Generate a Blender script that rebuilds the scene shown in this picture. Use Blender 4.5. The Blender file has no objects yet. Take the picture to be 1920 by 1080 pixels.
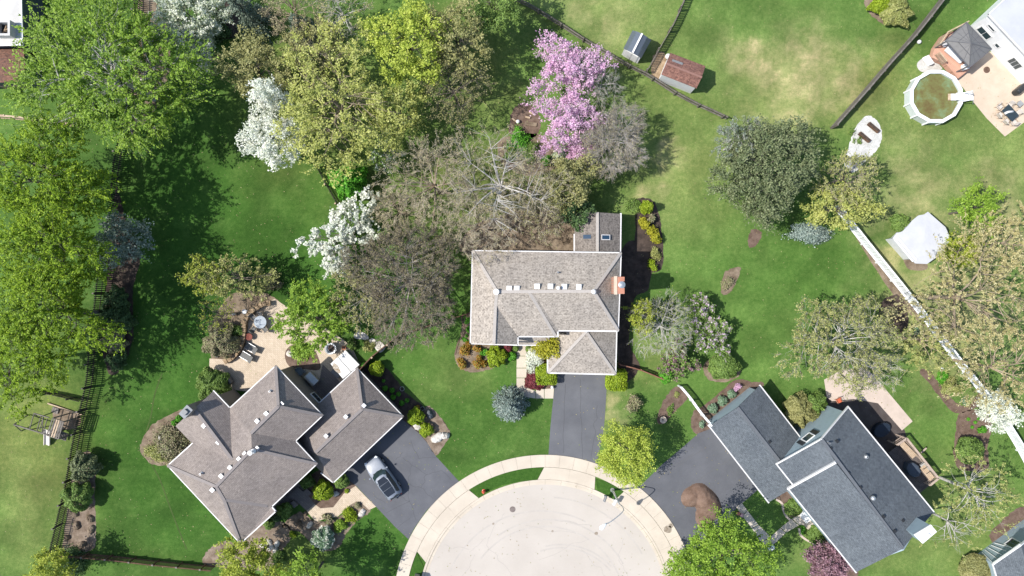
import bpy, math, random
import numpy as np
from mathutils import Vector, Matrix
R_ = math.radians
# ---------------------------------------------------------------- camera, light, exposure
SC = bpy.context.scene
COL = SC.collection
H = 70.0            # drone height in metres
S = 18.3            # photo pixels per metre on the ground
cam_d = bpy.data.cameras.new('camera'); cam = bpy.data.objects.new('camera', cam_d); COL.objects.link(cam)
cam.location = (0, 0, H); cam.rotation_euler = (0, 0, 0)
cam_d.sensor_width = 36; cam_d.lens = 36 * S * H / 1920; cam_d.clip_start = 1; cam_d.clip_end = 1500
SC.camera = cam
SUN_EL, SUN_AZ = R_(53), R_(5)
world = bpy.data.worlds.new('World'); SC.world = world; world.use_nodes = True
nt = world.node_tree; bg = nt.nodes['Background']
sky = nt.nodes.new('ShaderNodeTexSky'); sky.sky_type = 'NISHITA'; sky.sun_disc = False
sky.sun_elevation = SUN_EL; sky.sun_rotation = R_(265)
nt.links.new(sky.outputs[0], bg.inputs[0]); bg.inputs[1].default_value = 0.14
sl = bpy.data.lights.new('sun', 'SUN'); sl.energy = 4.5; sl.angle = R_(0.5); sl.color = (1, .96, .9)
so = bpy.data.objects.new('sun', sl); COL.objects.link(so); so.location = (-60, -5, 80)
d = Vector((math.cos(SUN_AZ) * math.cos(SUN_EL), math.sin(SUN_AZ) * math.cos(SUN_EL), -math.sin(SUN_EL)))
so.rotation_euler = d.to_track_quat('-Z', 'Y').to_euler()
SC.view_settings.view_transform = 'Standard'; SC.view_settings.look = 'None'
SC.view_settings.gamma = 1; SC.view_settings.exposure = 0.5
SC.view_settings.use_curve_mapping = False
SC.render.resolution_x = 1024; SC.render.resolution_y = 576

def W(px, py, z=0.0):
    k = (1 - z / H) / S
    return Vector(((px - 960) * k, (540 - py) * k, z))
def WL(pts, z=0.0):
    return [W(p[0], p[1], p[2] if len(p) > 2 else z) for p in pts]

# ---------------------------------------------------------------- materials
MATS = {}
def srgb(r, g, b):
    f = lambda c: ((c / 255 + .055) / 1.055) ** 2.4 if c > 10 else c / 255 / 12.92
    return (f(r), f(g), f(b))
def newmat(name):
    m = bpy.data.materials.new(name); m.use_nodes = True
    t = m.node_tree; p = t.nodes['Principled BSDF']; p.inputs['Specular IOR Level'].default_value = .25
    return m, t, p
def N(t, kind, **kw):
    n = t.nodes.new(kind)
    for k, v in kw.items():
        if hasattr(n, k): setattr(n, k, v)
        else: n.inputs[k.replace('_', ' ')].default_value = v
    return n
def ramp(t, fac, stops):
    r = t.nodes.new('ShaderNodeValToRGB'); e = r.color_ramp.elements
    while len(e) > 1: e.remove(e[-1])
    e[0].position = stops[0][0]; c = stops[0][1]; e[0].color = (*c, 1) if len(c) == 3 else c
    for p, c in stops[1:]:
        x = e.new(p); x.color = (*c, 1) if len(c) == 3 else c
    t.links.new(fac, r.inputs[0]); return r.outputs[0]
def mixc(t, a, b, fac, mode='MIX'):
    m = t.nodes.new('ShaderNodeMix'); m.data_type = 'RGBA'; m.blend_type = mode
    for i, v in ((6, a), (7, b)):
        if isinstance(v, (tuple, list)): m.inputs[i].default_value = (*v[:3], 1)
        else: t.links.new(v, m.inputs[i])
    if isinstance(fac, float): m.inputs[0].default_value = fac
    else: t.links.new(fac, m.inputs[0])
    return m.outputs[2]
def coord(t, which='Object'):
    return t.nodes.new('ShaderNodeTexCoord').outputs[which]
def noise(t, vec, scale, detail=3, rough=.6):
    n = t.nodes.new('ShaderNodeTexNoise'); n.inputs['Scale'].default_value = scale
    n.inputs['Detail'].default_value = detail; n.inputs['Roughness'].default_value = rough
    t.links.new(vec, n.inputs['Vector']); return n.outputs['Fac']
def mul(t, c, f):
    return mixc(t, c, f, 1.0, 'MULTIPLY')
def bump(t, p, h, strength=.3, dist=.02):
    b = t.nodes.new('ShaderNodeBump'); b.inputs['Strength'].default_value = strength; b.inputs['Distance'].default_value = dist
    t.links.new(h, b.inputs['Height']); t.links.new(b.outputs[0], p.inputs['Normal'])

def mat_noise(name, c1, c2, scale=2, fine=20, rough=.85, b=.3, metal=0.0, lo=.35, hi=.65, fineamt=.35, spec=.25, fd=3):
    """two real colours mixed by broad noise, plus fine grain"""
    if name in MATS: return MATS[name]
    m, t, p = newmat(name); v = coord(t)
    a = ramp(t, noise(t, v, scale), [(lo, c1), (hi, c2)])
    f = noise(t, v, fine, fd, .7)
    g = ramp(t, f, [(.3, (1 - fineamt,) * 3), (.7, (1 + fineamt * .0 + .0,) * 3)])
    t.links.new(mul(t, a, g), p.inputs['Base Color'])
    p.inputs['Roughness'].default_value = rough; p.inputs['Metallic'].default_value = metal
    p.inputs['Specular IOR Level'].default_value = spec
    if b: bump(t, p, f, b)
    MATS[name] = m; return m
def mat_plain(name, c, rough=.5, metal=0.0, spec=.4, coat=0.0):
    if name in MATS: return MATS[name]
    m, t, p = newmat(name); v = coord(t)
    g = ramp(t, noise(t, v, 6, 2), [(.3, tuple(x * .86 for x in c)), (.7, c)])
    t.links.new(g, p.inputs['Base Color'])
    p.inputs['Roughness'].default_value = rough; p.inputs['Metallic'].default_value = metal
    p.inputs['Specular IOR Level'].default_value = spec; p.inputs['Coat Weight'].default_value = coat
    MATS[name] = m; return m

def mat_shingle(name, base, dark, light, row=.16, course=.45, speck=1.0):
    m, t, p = newmat(name); uv = coord(t, 'UV'); ob = coord(t)
    bt = t.nodes.new('ShaderNodeTexBrick'); t.links.new(uv, bt.inputs['Vector'])
    bt.inputs['Scale'].default_value = 1; bt.inputs['Brick Width'].default_value = .34; bt.inputs['Row Height'].default_value = row
    bt.inputs['Mortar Size'].default_value = .012; bt.inputs['Mortar Smooth'].default_value = .3; bt.inputs['Bias'].default_value = 0
    bt.inputs['Color1'].default_value = (*dark, 1); bt.inputs['Color2'].default_value = (*light, 1)
    bt.inputs['Mortar'].default_value = (*[x * course for x in base], 1)
    c = mixc(t, bt.outputs['Color'], base, .35)
    n1 = noise(t, ob, .35, 4); c = mul(t, c, ramp(t, n1, [(.3, (.86, .86, .87)), (.7, (1.08, 1.07, 1.05))]))
    n2 = noise(t, ob, 5.5, 2, .8); c = mul(t, c, ramp(t, n2, [(.36, (1 - .45 * speck,) * 3), (.5, (1, 1, 1)), (.68, (1 + .12 * speck,) * 3)]))
    # streaks that run down the slope
    mp = t.nodes.new('ShaderNodeMapping'); mp.inputs['Scale'].default_value = (2.2, .12, 1); t.links.new(uv, mp.inputs[0])
    c = mul(t, c, ramp(t, noise(t, mp.outputs[0], 1.2, 3), [(.3, (.9, .9, .9)), (.6, (1, 1, 1))]))
    t.links.new(c, p.inputs['Base Color']); p.inputs['Roughness'].default_value = .95; p.inputs['Specular IOR Level'].default_value = .1
    bump(t, p, bt.outputs['Fac'], -.5, .02); MATS[name] = m; return m

def mat_brick(name, c1, c2, mortar, w=.4, h=.2, msize=.02, off=.5, nz=.12, rot=0, course=None):
    m, t, p = newmat(name); v = coord(t)
    mp = t.nodes.new('ShaderNodeMapping'); mp.inputs['Rotation'].default_value = (0, 0, rot); t.links.new(v, mp.inputs[0])
    bt = t.nodes.new('ShaderNodeTexBrick'); t.links.new(mp.outputs[0], bt.inputs['Vector']); bt.offset = off
    bt.inputs['Scale'].default_value = 1; bt.inputs['Brick Width'].default_value = w; bt.inputs['Row Height'].default_value = h
    bt.inputs['Mortar Size'].default_value = msize
    bt.inputs['Color1'].default_value = (*c1, 1); bt.inputs['Color2'].default_value = (*c2, 1); bt.inputs['Mortar'].default_value = (*mortar, 1)
    c = mul(t, bt.outputs['Color'], ramp(t, noise(t, v, .8, 4), [(.3, (1 - nz,) * 3), (.7, (1.05,) * 3)]))
    t.links.new(c, p.inputs['Base Color']); p.inputs['Roughness'].default_value = .9
    MATS[name] = m; return m

def mat_siding(name, c, pitch=.12):
    m, t, p = newmat(name); v = coord(t)
    w = t.nodes.new('ShaderNodeTexWave'); w.wave_type = 'BANDS'; w.bands_direction = 'Z'; w.wave_profile = 'SAW'
    w.inputs['Scale'].default_value = 1 / pitch / 3.2; t.links.new(v, w.inputs[0])
    cc = mul(t, ramp(t, w.outputs['Fac'], [(0, tuple(x * .88 for x in c)), (.15, c), (1, c)]), ramp(t, noise(t, v, 1.5), [(.3, (.92,) * 3), (.7, (1.03,) * 3)]))
    t.links.new(cc, p.inputs['Base Color']); p.inputs['Roughness'].default_value = .6; bump(t, p, w.outputs['Fac'], .5, .02)
    MATS[name] = m; return m

def mat_leaf(name, c1, c2, c3=None, trans=.3, clump=.8, rough=.55):
    """leaf colours vary per leaf (attribute rnd) and per clump"""
    if name in MATS: return MATS[name]
    c3 = c3 or c2
    m, t, p = newmat(name); v = coord(t)
    at = t.nodes.new('ShaderNodeAttribute'); at.attribute_name = 'rnd'
    a = ramp(t, at.outputs['Fac'], [(0, c1), (.5, c2), (.9, c3)])
    n = noise(t, v, clump, 2)
    a = mul(t, a, ramp(t, n, [(.32, (.78, .82, .75)), (.68, (1.12, 1.08, 1.05))]))
    t.links.new(a, p.inputs['Base Color']); p.inputs['Roughness'].default_value = rough
    tr = t.nodes.new('ShaderNodeBsdfTranslucent'); t.links.new(a, tr.inputs[0])
    mx = t.nodes.new('ShaderNodeMixShader'); mx.inputs[0].default_value = trans
    t.links.new(p.outputs[0], mx.inputs[1]); t.links.new(tr.outputs[0], mx.inputs[2])
    t.links.new(mx.outputs[0], t.nodes['Material Output'].inputs[0]); MATS[name] = m; return m
def mat_glass(name, c=(.03, .05, .06), rough=.08):
    if name in MATS: return MATS[name]
    m, t, p = newmat(name); p.inputs['Base Color'].default_value = (*c, 1); p.inputs['Roughness'].default_value = rough
    p.inputs['Specular IOR Level'].default_value = .8; MATS[name] = m; return m

# ---------------------------------------------------------------- object helpers
def tag(o, label=None, cat=None, group=None, kind=None):
    if label: o['label'] = label
    if cat: o['category'] = cat
    if group: o['group'] = group
    if kind: o['kind'] = kind
    return o
def link(name, me, mat=None, parent=None, worldspace=True):
    o = bpy.data.objects.new(name, me); COL.objects.link(o)
    if mat is not None: me.materials.append(mat)
    if parent is not None:
        o.parent = parent
        if worldspace: o.matrix_parent_inverse = pinv(parent)
    return o
def wmat(o):
    m = Matrix.LocRotScale(o.location, o.rotation_euler, o.scale)
    if o.parent: m = wmat(o.parent) @ o.matrix_parent_inverse @ m
    return m
def pinv(p): return wmat(p).inverted()
def thing(name, label, cat, loc=(0, 0, 0), rz=0.0, group=None, kind=None):
    o = bpy.data.objects.new(name, None); COL.objects.link(o); o.location = loc; o.rotation_euler = (0, 0, rz)
    o.empty_display_size = .5
    return tag(o, label, cat, group, kind)
def children_of(o): return [c for c in COL.objects if c.parent == o]
def copy_tree(o, parent=None, kids=None):
    c = o.copy(); COL.objects.link(c)
    if parent is not None: c.parent = parent
    for ch in (kids[o] if kids else children_of(o)): copy_tree(ch, c, kids)
    return c

class MB:
    def __init__(s): s.v = []; s.f = []; s.uv = None
    def add(s, vs, fs):
        b = len(s.v); s.v += [tuple(v) for v in vs]; s.f += [tuple(b + i for i in f) for f in fs]; return s
    def box(s, c, size, rz=0.0, rx=0.0, ry=0.0):
        hx, hy, hz = size[0] / 2, size[1] / 2, size[2] / 2
        M = Matrix.Translation(c) @ Matrix.Rotation(rz, 4, 'Z') @ Matrix.Rotation(ry, 4, 'Y') @ Matrix.Rotation(rx, 4, 'X')
        vs = [M @ Vector((x, y, z)) for x in (-hx, hx) for y in (-hy, hy) for z in (-hz, hz)]
        return s.add(vs, [(0, 1, 3, 2), (4, 6, 7, 5), (0, 4, 5, 1), (2, 3, 7, 6), (0, 2, 6, 4), (1, 5, 7, 3)])
    def bar(s, p, q, w, h, up=Vector((0, 0, 1))):
        p, q = Vector(p), Vector(q); d = (q - p)
        if d.length < 1e-6: return s
        d.normalize(); side = d.cross(up)
        if side.length < 1e-3: side = d.cross(Vector((1, 0, 0)))
        side.normalize(); u = side.cross(d); a = side * w / 2; b = u * h / 2
        vs = [p - a - b, p + a - b, p + a + b, p - a + b, q - a - b, q + a - b, q + a + b, q - a + b]
        return s.add(vs, [(0, 1, 2, 3), (7, 6, 5, 4), (0, 4, 5, 1), (1, 5, 6, 2), (2, 6, 7, 3), (3, 7, 4, 0)])
    def tube(s, pts, r, n=8, caps=True):
        pts = [Vector(p) for p in pts]; rs = r if isinstance(r, (list, tuple)) else [r] * len(pts); b = len(s.v)
        prev = None
        for i, p in enumerate(pts):
            d = (pts[min(i + 1, len(pts) - 1)] - pts[max(i - 1, 0)]).normalized()
            if prev is None:
                a = d.cross(Vector((0, 0, 1)) if abs(d.z) < .9 else Vector((1, 0, 0))).normalized()
            else: a = (prev - d * prev.dot(d)).normalized()
            prev = a; c = d.cross(a)
            for k in range(n):
                t = 2 * math.pi * k / n; s.v.append(tuple(p + (a * math.cos(t) + c * math.sin(t)) * rs[i]))
        for i in range(len(pts) - 1):
            for k in range(n):
                k2 = (k + 1) % n; s.f.append((b + i * n + k, b + i * n + k2, b + (i + 1) * n + k2, b + (i + 1) * n + k))
        if caps:
            s.f.append(tuple(b + k for k in range(n))[::-1]); s.f.append(tuple(b + (len(pts) - 1) * n + k for k in range(n)))
        return s
    def lathe(s, c, prof, n=16, sx=1, sy=1, rz=0.0):
        b = len(s.v); c = Vector(c)
        for r, z in prof:
            for k in range(n):
                t = 2 * math.pi * k / n; x, y = r * math.cos(t) * sx, r * math.sin(t) * sy
                s.v.append((c.x + x * math.cos(rz) - y * math.sin(rz), c.y + x * math.sin(rz) + y * math.cos(rz), c.z + z))
        for i in range(len(prof) - 1):
            for k in range(n):
                k2 = (k + 1) % n; s.f.append((b + i * n + k, b + i * n + k2, b + (i + 1) * n + k2, b + (i + 1) * n + k))
        s.f.append(tuple(b + k for k in range(n))[::-1]); s.f.append(tuple(b + (len(prof) - 1) * n + k for k in range(n)))
        return s
    def prism(s, pts, z0, z1):
        """pts: world xy outline"""
        n = len(pts); a = sum(pts[i][0] * pts[(i + 1) % n][1] - pts[(i + 1) % n][0] * pts[i][1] for i in range(n))
        if a < 0: pts = pts[::-1]
        vs = [(p[0], p[1], z0) for p in pts] + [(p[0], p[1], z1) for p in pts]
        fs = [tuple(range(n))[::-1], tuple(range(n, 2 * n))] + [(i, (i + 1) % n, n + (i + 1) % n, n + i) for i in range(n)]
        return s.add(vs, fs)
    def build(s, name, mat, parent=None, smooth=False, worldspace=True, bevel=0.0):
        me = bpy.data.meshes.new(name); me.from_pydata(s.v, [], s.f); me.update()
        if smooth: me.polygons.foreach_set('use_smooth', [True] * len(me.polygons))
        o = link(name, me, mat, parent, worldspace)
        if bevel:
            m = o.modifiers.new('bevel', 'BEVEL'); m.width = bevel; m.segments = 2; m.limit_method = 'ANGLE'
        return o

def inset(pts, d):
    """inset a polygon (list of Vector) by d in xy"""
    n = len(pts); a = sum(pts[i].x * pts[(i + 1) % n].y - pts[(i + 1) % n].x * pts[i].y for i in range(n)); sg = 1 if a > 0 else -1
    out = []
    for i in range(n):
        p0, p1, p2 = pts[i - 1], pts[i], pts[(i + 1) % n]
        d1 = Vector((p1.x - p0.x, p1.y - p0.y)).normalized(); d2 = Vector((p2.x - p1.x, p2.y - p1.y)).normalized()
        n1 = Vector((-d1.y, d1.x)) * sg; n2 = Vector((-d2.y, d2.x)) * sg
        b = n1 + n2; L = max(b.dot(n1), .3)
        out.append((p1.x + b.x * d / L, p1.y + b.y * d / L))
    return out
def smooth_loop(pts, n=6, closed=True):
    out = []; m = len(pts)
    for i in range(m if closed else m - 1):
        g = lambda k: Vector(pts[k % m]) if closed else Vector(pts[min(max(k, 0), m - 1)])
        p0, p1, p2, p3 = g(i - 1), g(i), g(i + 1), g(i + 2)
        for k in range(n):
            t = k / n
            out.append(.5 * ((2 * p1) + (p2 - p0) * t + (2 * p0 - 5 * p1 + 4 * p2 - p3) * t * t + (3 * p1 - p0 - 3 * p2 + p3) * t ** 3))
    if not closed: out.append(Vector(pts[-1]))
    return out
def sheet(name, px, z, mat, smooth=True, jit=0.0, kind='structure', parent=None, seed=1, thick=0.0, label=None):
    rng = random.Random(seed)
    pts = [W(p[0], p[1], 0) for p in px]
    if smooth: pts = smooth_loop(pts, 7)
    if jit: pts = [Vector((p.x + rng.uniform(-jit, jit), p.y + rng.uniform(-jit, jit), 0)) for p in pts]
    mb = MB()
    if thick: mb.prism([(p.x, p.y) for p in pts], z - thick, z)
    else:
        a = sum(pts[i].x * pts[(i + 1) % len(pts)].y - pts[(i + 1) % len(pts)].x * pts[i].y for i in range(len(pts)))
        if a < 0: pts = pts[::-1]
        mb.add([(p.x, p.y, z) for p in pts], [tuple(range(len(pts)))])
    o = mb.build(name, mat, parent)
    if kind and parent is None: o['kind'] = kind
    if label: o['label'] = label
    return o
def ribbon(mb, pts, w, z):
    pts = [Vector((p[0], p[1], 0)) for p in pts]; b = len(mb.v); n = len(pts)
    for i, p in enumerate(pts):
        d = (pts[min(i + 1, n - 1)] - pts[max(i - 1, 0)]).normalized(); s = Vector((-d.y, d.x, 0)) * w / 2
        mb.v += [(p.x + s.x, p.y + s.y, z), (p.x - s.x, p.y - s.y, z)]
    for i in range(n - 1): mb.f.append((b + 2 * i + 1, b + 2 * i + 3, b + 2 * i + 2, b + 2 * i))
    return mb

# ---------------------------------------------------------------- numpy mesh helpers
def np_mesh(name, V, F, mat, parent=None, rnd=None, smooth=False, worldspace=True):
    """V (n,3), F (m,k) uniform k"""
    me = bpy.data.meshes.new(name); m, k = F.shape
    me.vertices.add(len(V)); me.vertices.foreach_set('co', V.astype(np.float32).ravel())
    me.loops.add(m * k); me.loops.foreach_set('vertex_index', F.astype(np.int32).ravel())
    me.polygons.add(m); me.polygons.foreach_set('loop_start', np.arange(0, m * k, k, dtype=np.int32))
    me.update(calc_edges=True)
    if rnd is not None:
        a = me.attributes.new('rnd', 'FLOAT', 'FACE'); a.data.foreach_set('value', rnd.astype(np.float32))
    if smooth: me.polygons.foreach_set('use_smooth', np.ones(m, dtype=bool))
    return link(name, me, mat, parent, worldspace)
def unit(a): return a / np.maximum(np.linalg.norm(a, axis=1, keepdims=True), 1e-9)
def seg_arrays(P0, P1, r0, r1, sides):
    d = unit(P1 - P0); ref = np.where(np.abs(d[:, 2:3]) < .9, np.array([[0, 0, 1.]]), np.array([[1., 0, 0]]))
    a = unit(np.cross(d, ref)); b = np.cross(d, a); n = len(P0)
    t = np.arange(sides) * 2 * np.pi / sides
    ring = a[:, None, :] * np.cos(t)[None, :, None] + b[:, None, :] * np.sin(t)[None, :, None]
    V = np.concatenate([P0[:, None] + ring * r0[:, None, None], P1[:, None] + ring * r1[:, None, None]], 1).reshape(-1, 3)
    base = (np.arange(n) * 2 * sides)[:, None]; k = np.arange(sides); k2 = (k + 1) % sides
    F = np.stack([base + k, base + k2, base + sides + k2, base + sides + k], -1).reshape(-1, 4)
    return V, F
def leaves(name, C, size, mat, parent, rng, up=.6, aspect=.6, out=None, worldspace=True, axis=None):
    n = len(C); nr = rng.normal(size=(n, 3)); nr[:, 2] += up * 2
    if out is not None: nr += out
    nr = unit(nr); t = rng.normal(size=(n, 3))
    if axis is not None: t = t * .5 + axis * 1.5
    t = unit(np.cross(np.cross(nr, t), nr)); b = np.cross(nr, t)
    s = (size * rng.uniform(.6, 1.35, n))[:, None]
    V = np.stack([C + t * s, C + b * s * aspect, C - t * s, C - b * s * aspect], 1).reshape(-1, 3)
    F = np.arange(4 * n).reshape(n, 4)
    return np_mesh(name, V, F, mat, parent, rnd=rng.uniform(0, 1, n), worldspace=worldspace)
# ================================================================ GROUND
def vnoise(x, y, seed=0):
    xi = np.floor(x).astype(int); yi = np.floor(y).astype(int); fx = x - xi; fy = y - yi
    fx = fx * fx * (3 - 2 * fx); fy = fy * fy * (3 - 2 * fy)
    def h(a, b):
        v = np.sin(a * 127.1 + b * 311.7 + seed * 74.7) * 43758.5453; return v - np.floor(v)
    return (h(xi, yi) * (1 - fx) + h(xi + 1, yi) * fx) * (1 - fy) + (h(xi, yi + 1) * (1 - fx) + h(xi + 1, yi + 1) * fx) * fy
def fbm(x, y, seed=0, o=4):
    s = 0; a = .5
    for i in range(o): s = s + a * vnoise(x * 2 ** i, y * 2 ** i, seed + i * 7); a *= .5
    return s / (1 - .5 ** o)
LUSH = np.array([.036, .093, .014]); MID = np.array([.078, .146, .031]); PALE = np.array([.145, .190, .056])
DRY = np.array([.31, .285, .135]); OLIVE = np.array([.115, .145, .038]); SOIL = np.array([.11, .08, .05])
BL = [ # px, py, rx, ry, colour, weight
 (420, 520, 330, 560, LUSH, 1.0), (350, 850, 240, 260, LUSH, .9), (60, 850, 110, 220, OLIVE, .95), (40, 960, 90, 90, PALE, .5), (90, 130, 150, 160, MID, .6),
 (840, 760, 190, 190, LUSH, .62), (850, 700, 60, 60, PALE, .35), (720, 1000, 120, 120, LUSH, .9), (740, 760, 60, 40, PALE, .45), (560, 1040, 60, 50, OLIVE, .6),
 (1150, 45, 190, 110, PALE, .95), (1110, 60, 100, 60, DRY, .45), (1230, 170, 80, 50, PALE, .6), (1040, 110, 130, 90, MID, .7),
 (1400, 60, 190, 110, MID, .8), (1500, 150, 190, 110, PALE, .95), (1480, 100, 110, 70, DRY, .75), (1540, 150, 110, 70, DRY, .65), (1480, 205, 80, 25, DRY, .5), (1420, 190, 40, 30, PALE, .6),
 (1430, 30, 70, 30, MID, .6), (1680, 40, 100, 60, MID, .7), (1640, 160, 60, 60, OLIVE, .8), (1700, 230, 100, 70, PALE, .6),
 (1260, 330, 130, 130, PALE, .85), (1270, 275, 28, 16, DRY, .9), (1235, 350, 25, 25, DRY, .75), (1222, 372, 22, 15, DRY, .8), (1290, 300, 30, 14, DRY, .5), (1340, 290, 60, 80, PALE, .8), (1280, 440, 80, 70, PALE, .5),
 (1250, 470, 60, 90, MID, .5), (1400, 640, 120, 150, MID, .9), (1560, 490, 110, 60, LUSH, .55), (1640, 520, 60, 60, LUSH, .6), (1430, 540, 80, 120, LUSH, .35),
 (1850, 300, 170, 110, PALE, .9), (1900, 380, 60, 60, DRY, .5), (1710, 330, 100, 60, DRY, .35), (1790, 290, 60, 40, MID, .6), (1700, 420, 60, 60, DRY, .45), (1680, 480, 60, 60, DRY, .4), (1880, 120, 60, 200, MID, .4),
 (1180, 770, 80, 90, MID, .9), (1150, 790, 20, 40, DRY, .6), (1160, 720, 60, 20, PALE, .7), (1215, 650, 30, 60, PALE, .7), (1460, 950, 80, 60, MID, .9), (1540, 1040, 70, 50, PALE, .5), (1700, 1060, 120, 60, PALE, .55), (1680, 780, 90, 60, MID, .8),
 (1780, 950, 120, 100, PALE, .6), (1750, 860, 60, 60, MID, .6), (930, 200, 90, 40, PALE, .6), (860, 110, 100, 80, OLIVE, .8), (900, 350, 190, 120, OLIVE, .8), (1000, 430, 100, 30, SOIL, .5), (600, 180, 160, 150, OLIVE, .8), (1780, 560, 140, 160, DRY, .4)]
xs = np.concatenate([[-400, -200, -100, -72], np.linspace(-62, 62, 420), [72, 100, 200, 400]])
ys = np.concatenate([[-400, -200, -100, -48], np.linspace(-38, 38, 260), [48, 100, 200, 400]])
GX, GY = np.meshgrid(xs, ys)
wx = GX + (fbm(GX * .25, GY * .25, 3) - .5) * 7 + (fbm(GX * 1.3, GY * 1.3, 8) - .5) * 2.2
wy = GY + (fbm(GX * .25, GY * .25, 13) - .5) * 7 + (fbm(GX * 1.3, GY * 1.3, 18) - .5) * 2.2
PX = 960 + wx * S; PY = 540 - wy * S
col = np.ones(GX.shape + (3,)) * (MID * .9 + LUSH * .1)[None, None]
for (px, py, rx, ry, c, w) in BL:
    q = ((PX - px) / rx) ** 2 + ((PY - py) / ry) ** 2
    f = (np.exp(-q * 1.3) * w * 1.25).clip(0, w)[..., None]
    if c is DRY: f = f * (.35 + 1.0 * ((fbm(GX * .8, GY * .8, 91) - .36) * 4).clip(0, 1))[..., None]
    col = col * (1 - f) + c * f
fine = fbm(GX * .9, GY * .9, 31)[..., None]; dry = ((fine - .54) * 5).clip(0, 1) * .55
pale = ((fbm(GX * .35, GY * .35, 55)[..., None] - .5) * 2.2)
col = col * (1 + pale * .35); col = col * (1 - dry * .5) + (col * 1.5 + DRY * .12) * dry * .5
far = ((np.abs(GX) > 62.2) | (np.abs(GY) > 38.2))[..., None]; col = np.where(far, MID * .95, col)
nyy, nxx = GX.shape
V = np.stack([GX, GY, np.zeros_like(GX)], -1).reshape(-1, 3)
idx = np.arange(nxx * nyy).reshape(nyy, nxx)
F = np.stack([idx[:-1, :-1], idx[:-1, 1:], idx[1:, 1:], idx[1:, :-1]], -1).reshape(-1, 4)
m, t, p = newmat('lawn'); v = coord(t)
at = t.nodes.new('ShaderNodeAttribute'); at.attribute_name = 'turf'
def grass_detail(t, c, v, p):
    n1 = noise(t, v, 14, 3, .75); n2 = noise(t, v, 2.6, 4, .7); n3 = noise(t, v, 45, 2, .8)
    c = mul(t, c, ramp(t, n1, [(.28, (.5, .55, .5)), (.5, (1, 1, 1)), (.75, (1.5, 1.42, 1.45))]))
    c = mul(t, c, ramp(t, n2, [(.3, (.72, .8, .7)), (.5, (1, 1, 1)), (.7, (1.36, 1.2, 1.32))]))
    c = mixc(t, c, (.34, .30, .16), ramp(t, n3, [(.70, (0, 0, 0)), (.80, (.5, .5, .5))]))
    t.links.new(c, p.inputs['Base Color']); p.inputs['Roughness'].default_value = .9; p.inputs['Specular IOR Level'].default_value = .12
    bump(t, p, n1, .6, .05)
grass_detail(t, at.outputs['Color'], v, p)
MATS['lawn'] = m
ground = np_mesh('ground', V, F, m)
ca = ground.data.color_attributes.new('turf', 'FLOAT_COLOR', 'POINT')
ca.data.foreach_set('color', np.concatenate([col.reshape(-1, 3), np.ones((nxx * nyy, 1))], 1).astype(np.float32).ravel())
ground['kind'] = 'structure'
m, t, p = newmat('verge_grass'); v = coord(t)
rgb = t.nodes.new('ShaderNodeRGB'); rgb.outputs[0].default_value = (.037, .092, .014, 1); grass_detail(t, rgb.outputs[0], v, p); MATS['verge'] = m

# ---------------------------------------------------------------- shared materials
M_CONC = mat_noise('road_concrete', (.415, .375, .33), (.465, .423, .375), .22, 6, .9, .1, fineamt=.04, lo=.3, hi=.7)
M_WALK = mat_noise('pavement_concrete', (.47, .41, .335), (.535, .47, .385), .5, 9, .9, .12, fineamt=.05)
M_ASPH = mat_noise('asphalt', (.105, .108, .120), (.145, .148, .160), .35, 26, .85, .25, fineamt=.2, lo=.3, hi=.7)
M_ASPH2 = mat_noise('asphalt_left', (.098, .101, .113), (.125, .128, .141), .4, 26, .8, .25, fineamt=.2)
M_CRACK = mat_plain('crack', (.08, .082, .09), .95)
M_CRACKC = mat_plain('crack_concrete', (.37, .34, .31), .95)
M_MULCH = mat_noise('mulch', (.13, .085, .062), (.22, .155, .12), 1.6, 16, .95, .8, fineamt=.55, fd=5)
M_MULCHD = mat_noise('dark_mulch', (.05, .038, .032), (.11, .08, .065), 1.6, 16, .95, .8, fineamt=.5, fd=5)
M_MULCHT = mat_noise('tan_mulch', (.17, .125, .09), (.33, .26, .20), 1.4, 14, .95, .8, fineamt=.5, fd=5)
M_LITTER = mat_noise('leaf_litter', (.17, .125, .085), (.32, .25, .18), 1.2, 13, .95, .7, fineamt=.55, fd=5)
M_PAVER = mat_brick('patio_paver', (.47, .385, .29), (.55, .46, .355), (.36, .29, .22), .3, .15, .012, nz=.12, rot=R_(43))
M_PAVERD = mat_brick('paver_in_shade', (.16, .14, .135), (.20, .175, .165), (.11, .10, .095), .4, .2, .012, nz=.12, rot=R_(43))  # darkened paver copy for the shaded path and porch, shade put into colour
M_PATIO = mat_noise('patio_concrete', (.48, .39, .30), (.55, .455, .355), .8, 10, .9, .1, fineamt=.07)
M_PATIOP = mat_noise('pink_concrete', (.46, .38, .32), (.53, .44, .375), .8, 10, .9, .1, fineamt=.07)
M_WHITE = mat_plain('white_paint', (.74, .74, .73), .5)
M_WHITEG = mat_plain('white_gutter', (.66, .65, .64), .4)
M_VINYL = mat_plain('white_vinyl', (.80, .82, .83), .45)
M_ROCKW = mat_noise('pale_rock', (.48, .45, .40), (.66, .63, .58), 2, 9, .9, .5, fineamt=.2)
M_ROCKT = mat_noise('tan_rock', (.25, .175, .105), (.42, .31, .20), 2.5, 9, .9, .6, fineamt=.3)
M_DARKWD = mat_noise('dark_stained_wood', (.035, .031, .027), (.085, .075, .065), 2, 14, .8, .2)
M_BRNWD = mat_noise('brown_wood', (.10, .055, .035), (.19, .11, .07), 2, 14, .8, .2)
M_GREYWD = mat_noise('weathered_wood', (.13, .115, .10), (.24, .215, .19), 2, 14, .85, .2)
M_TANWD = mat_noise('tan_wood', (.46, .34, .23), (.58, .45, .32), 2, 12, .8, .2)
M_METAL = mat_plain('galvanised', (.55, .56, .57), .35, .7)
M_BLACK = mat_plain('black_metal', (.025, .027, .03), .4)
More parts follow.
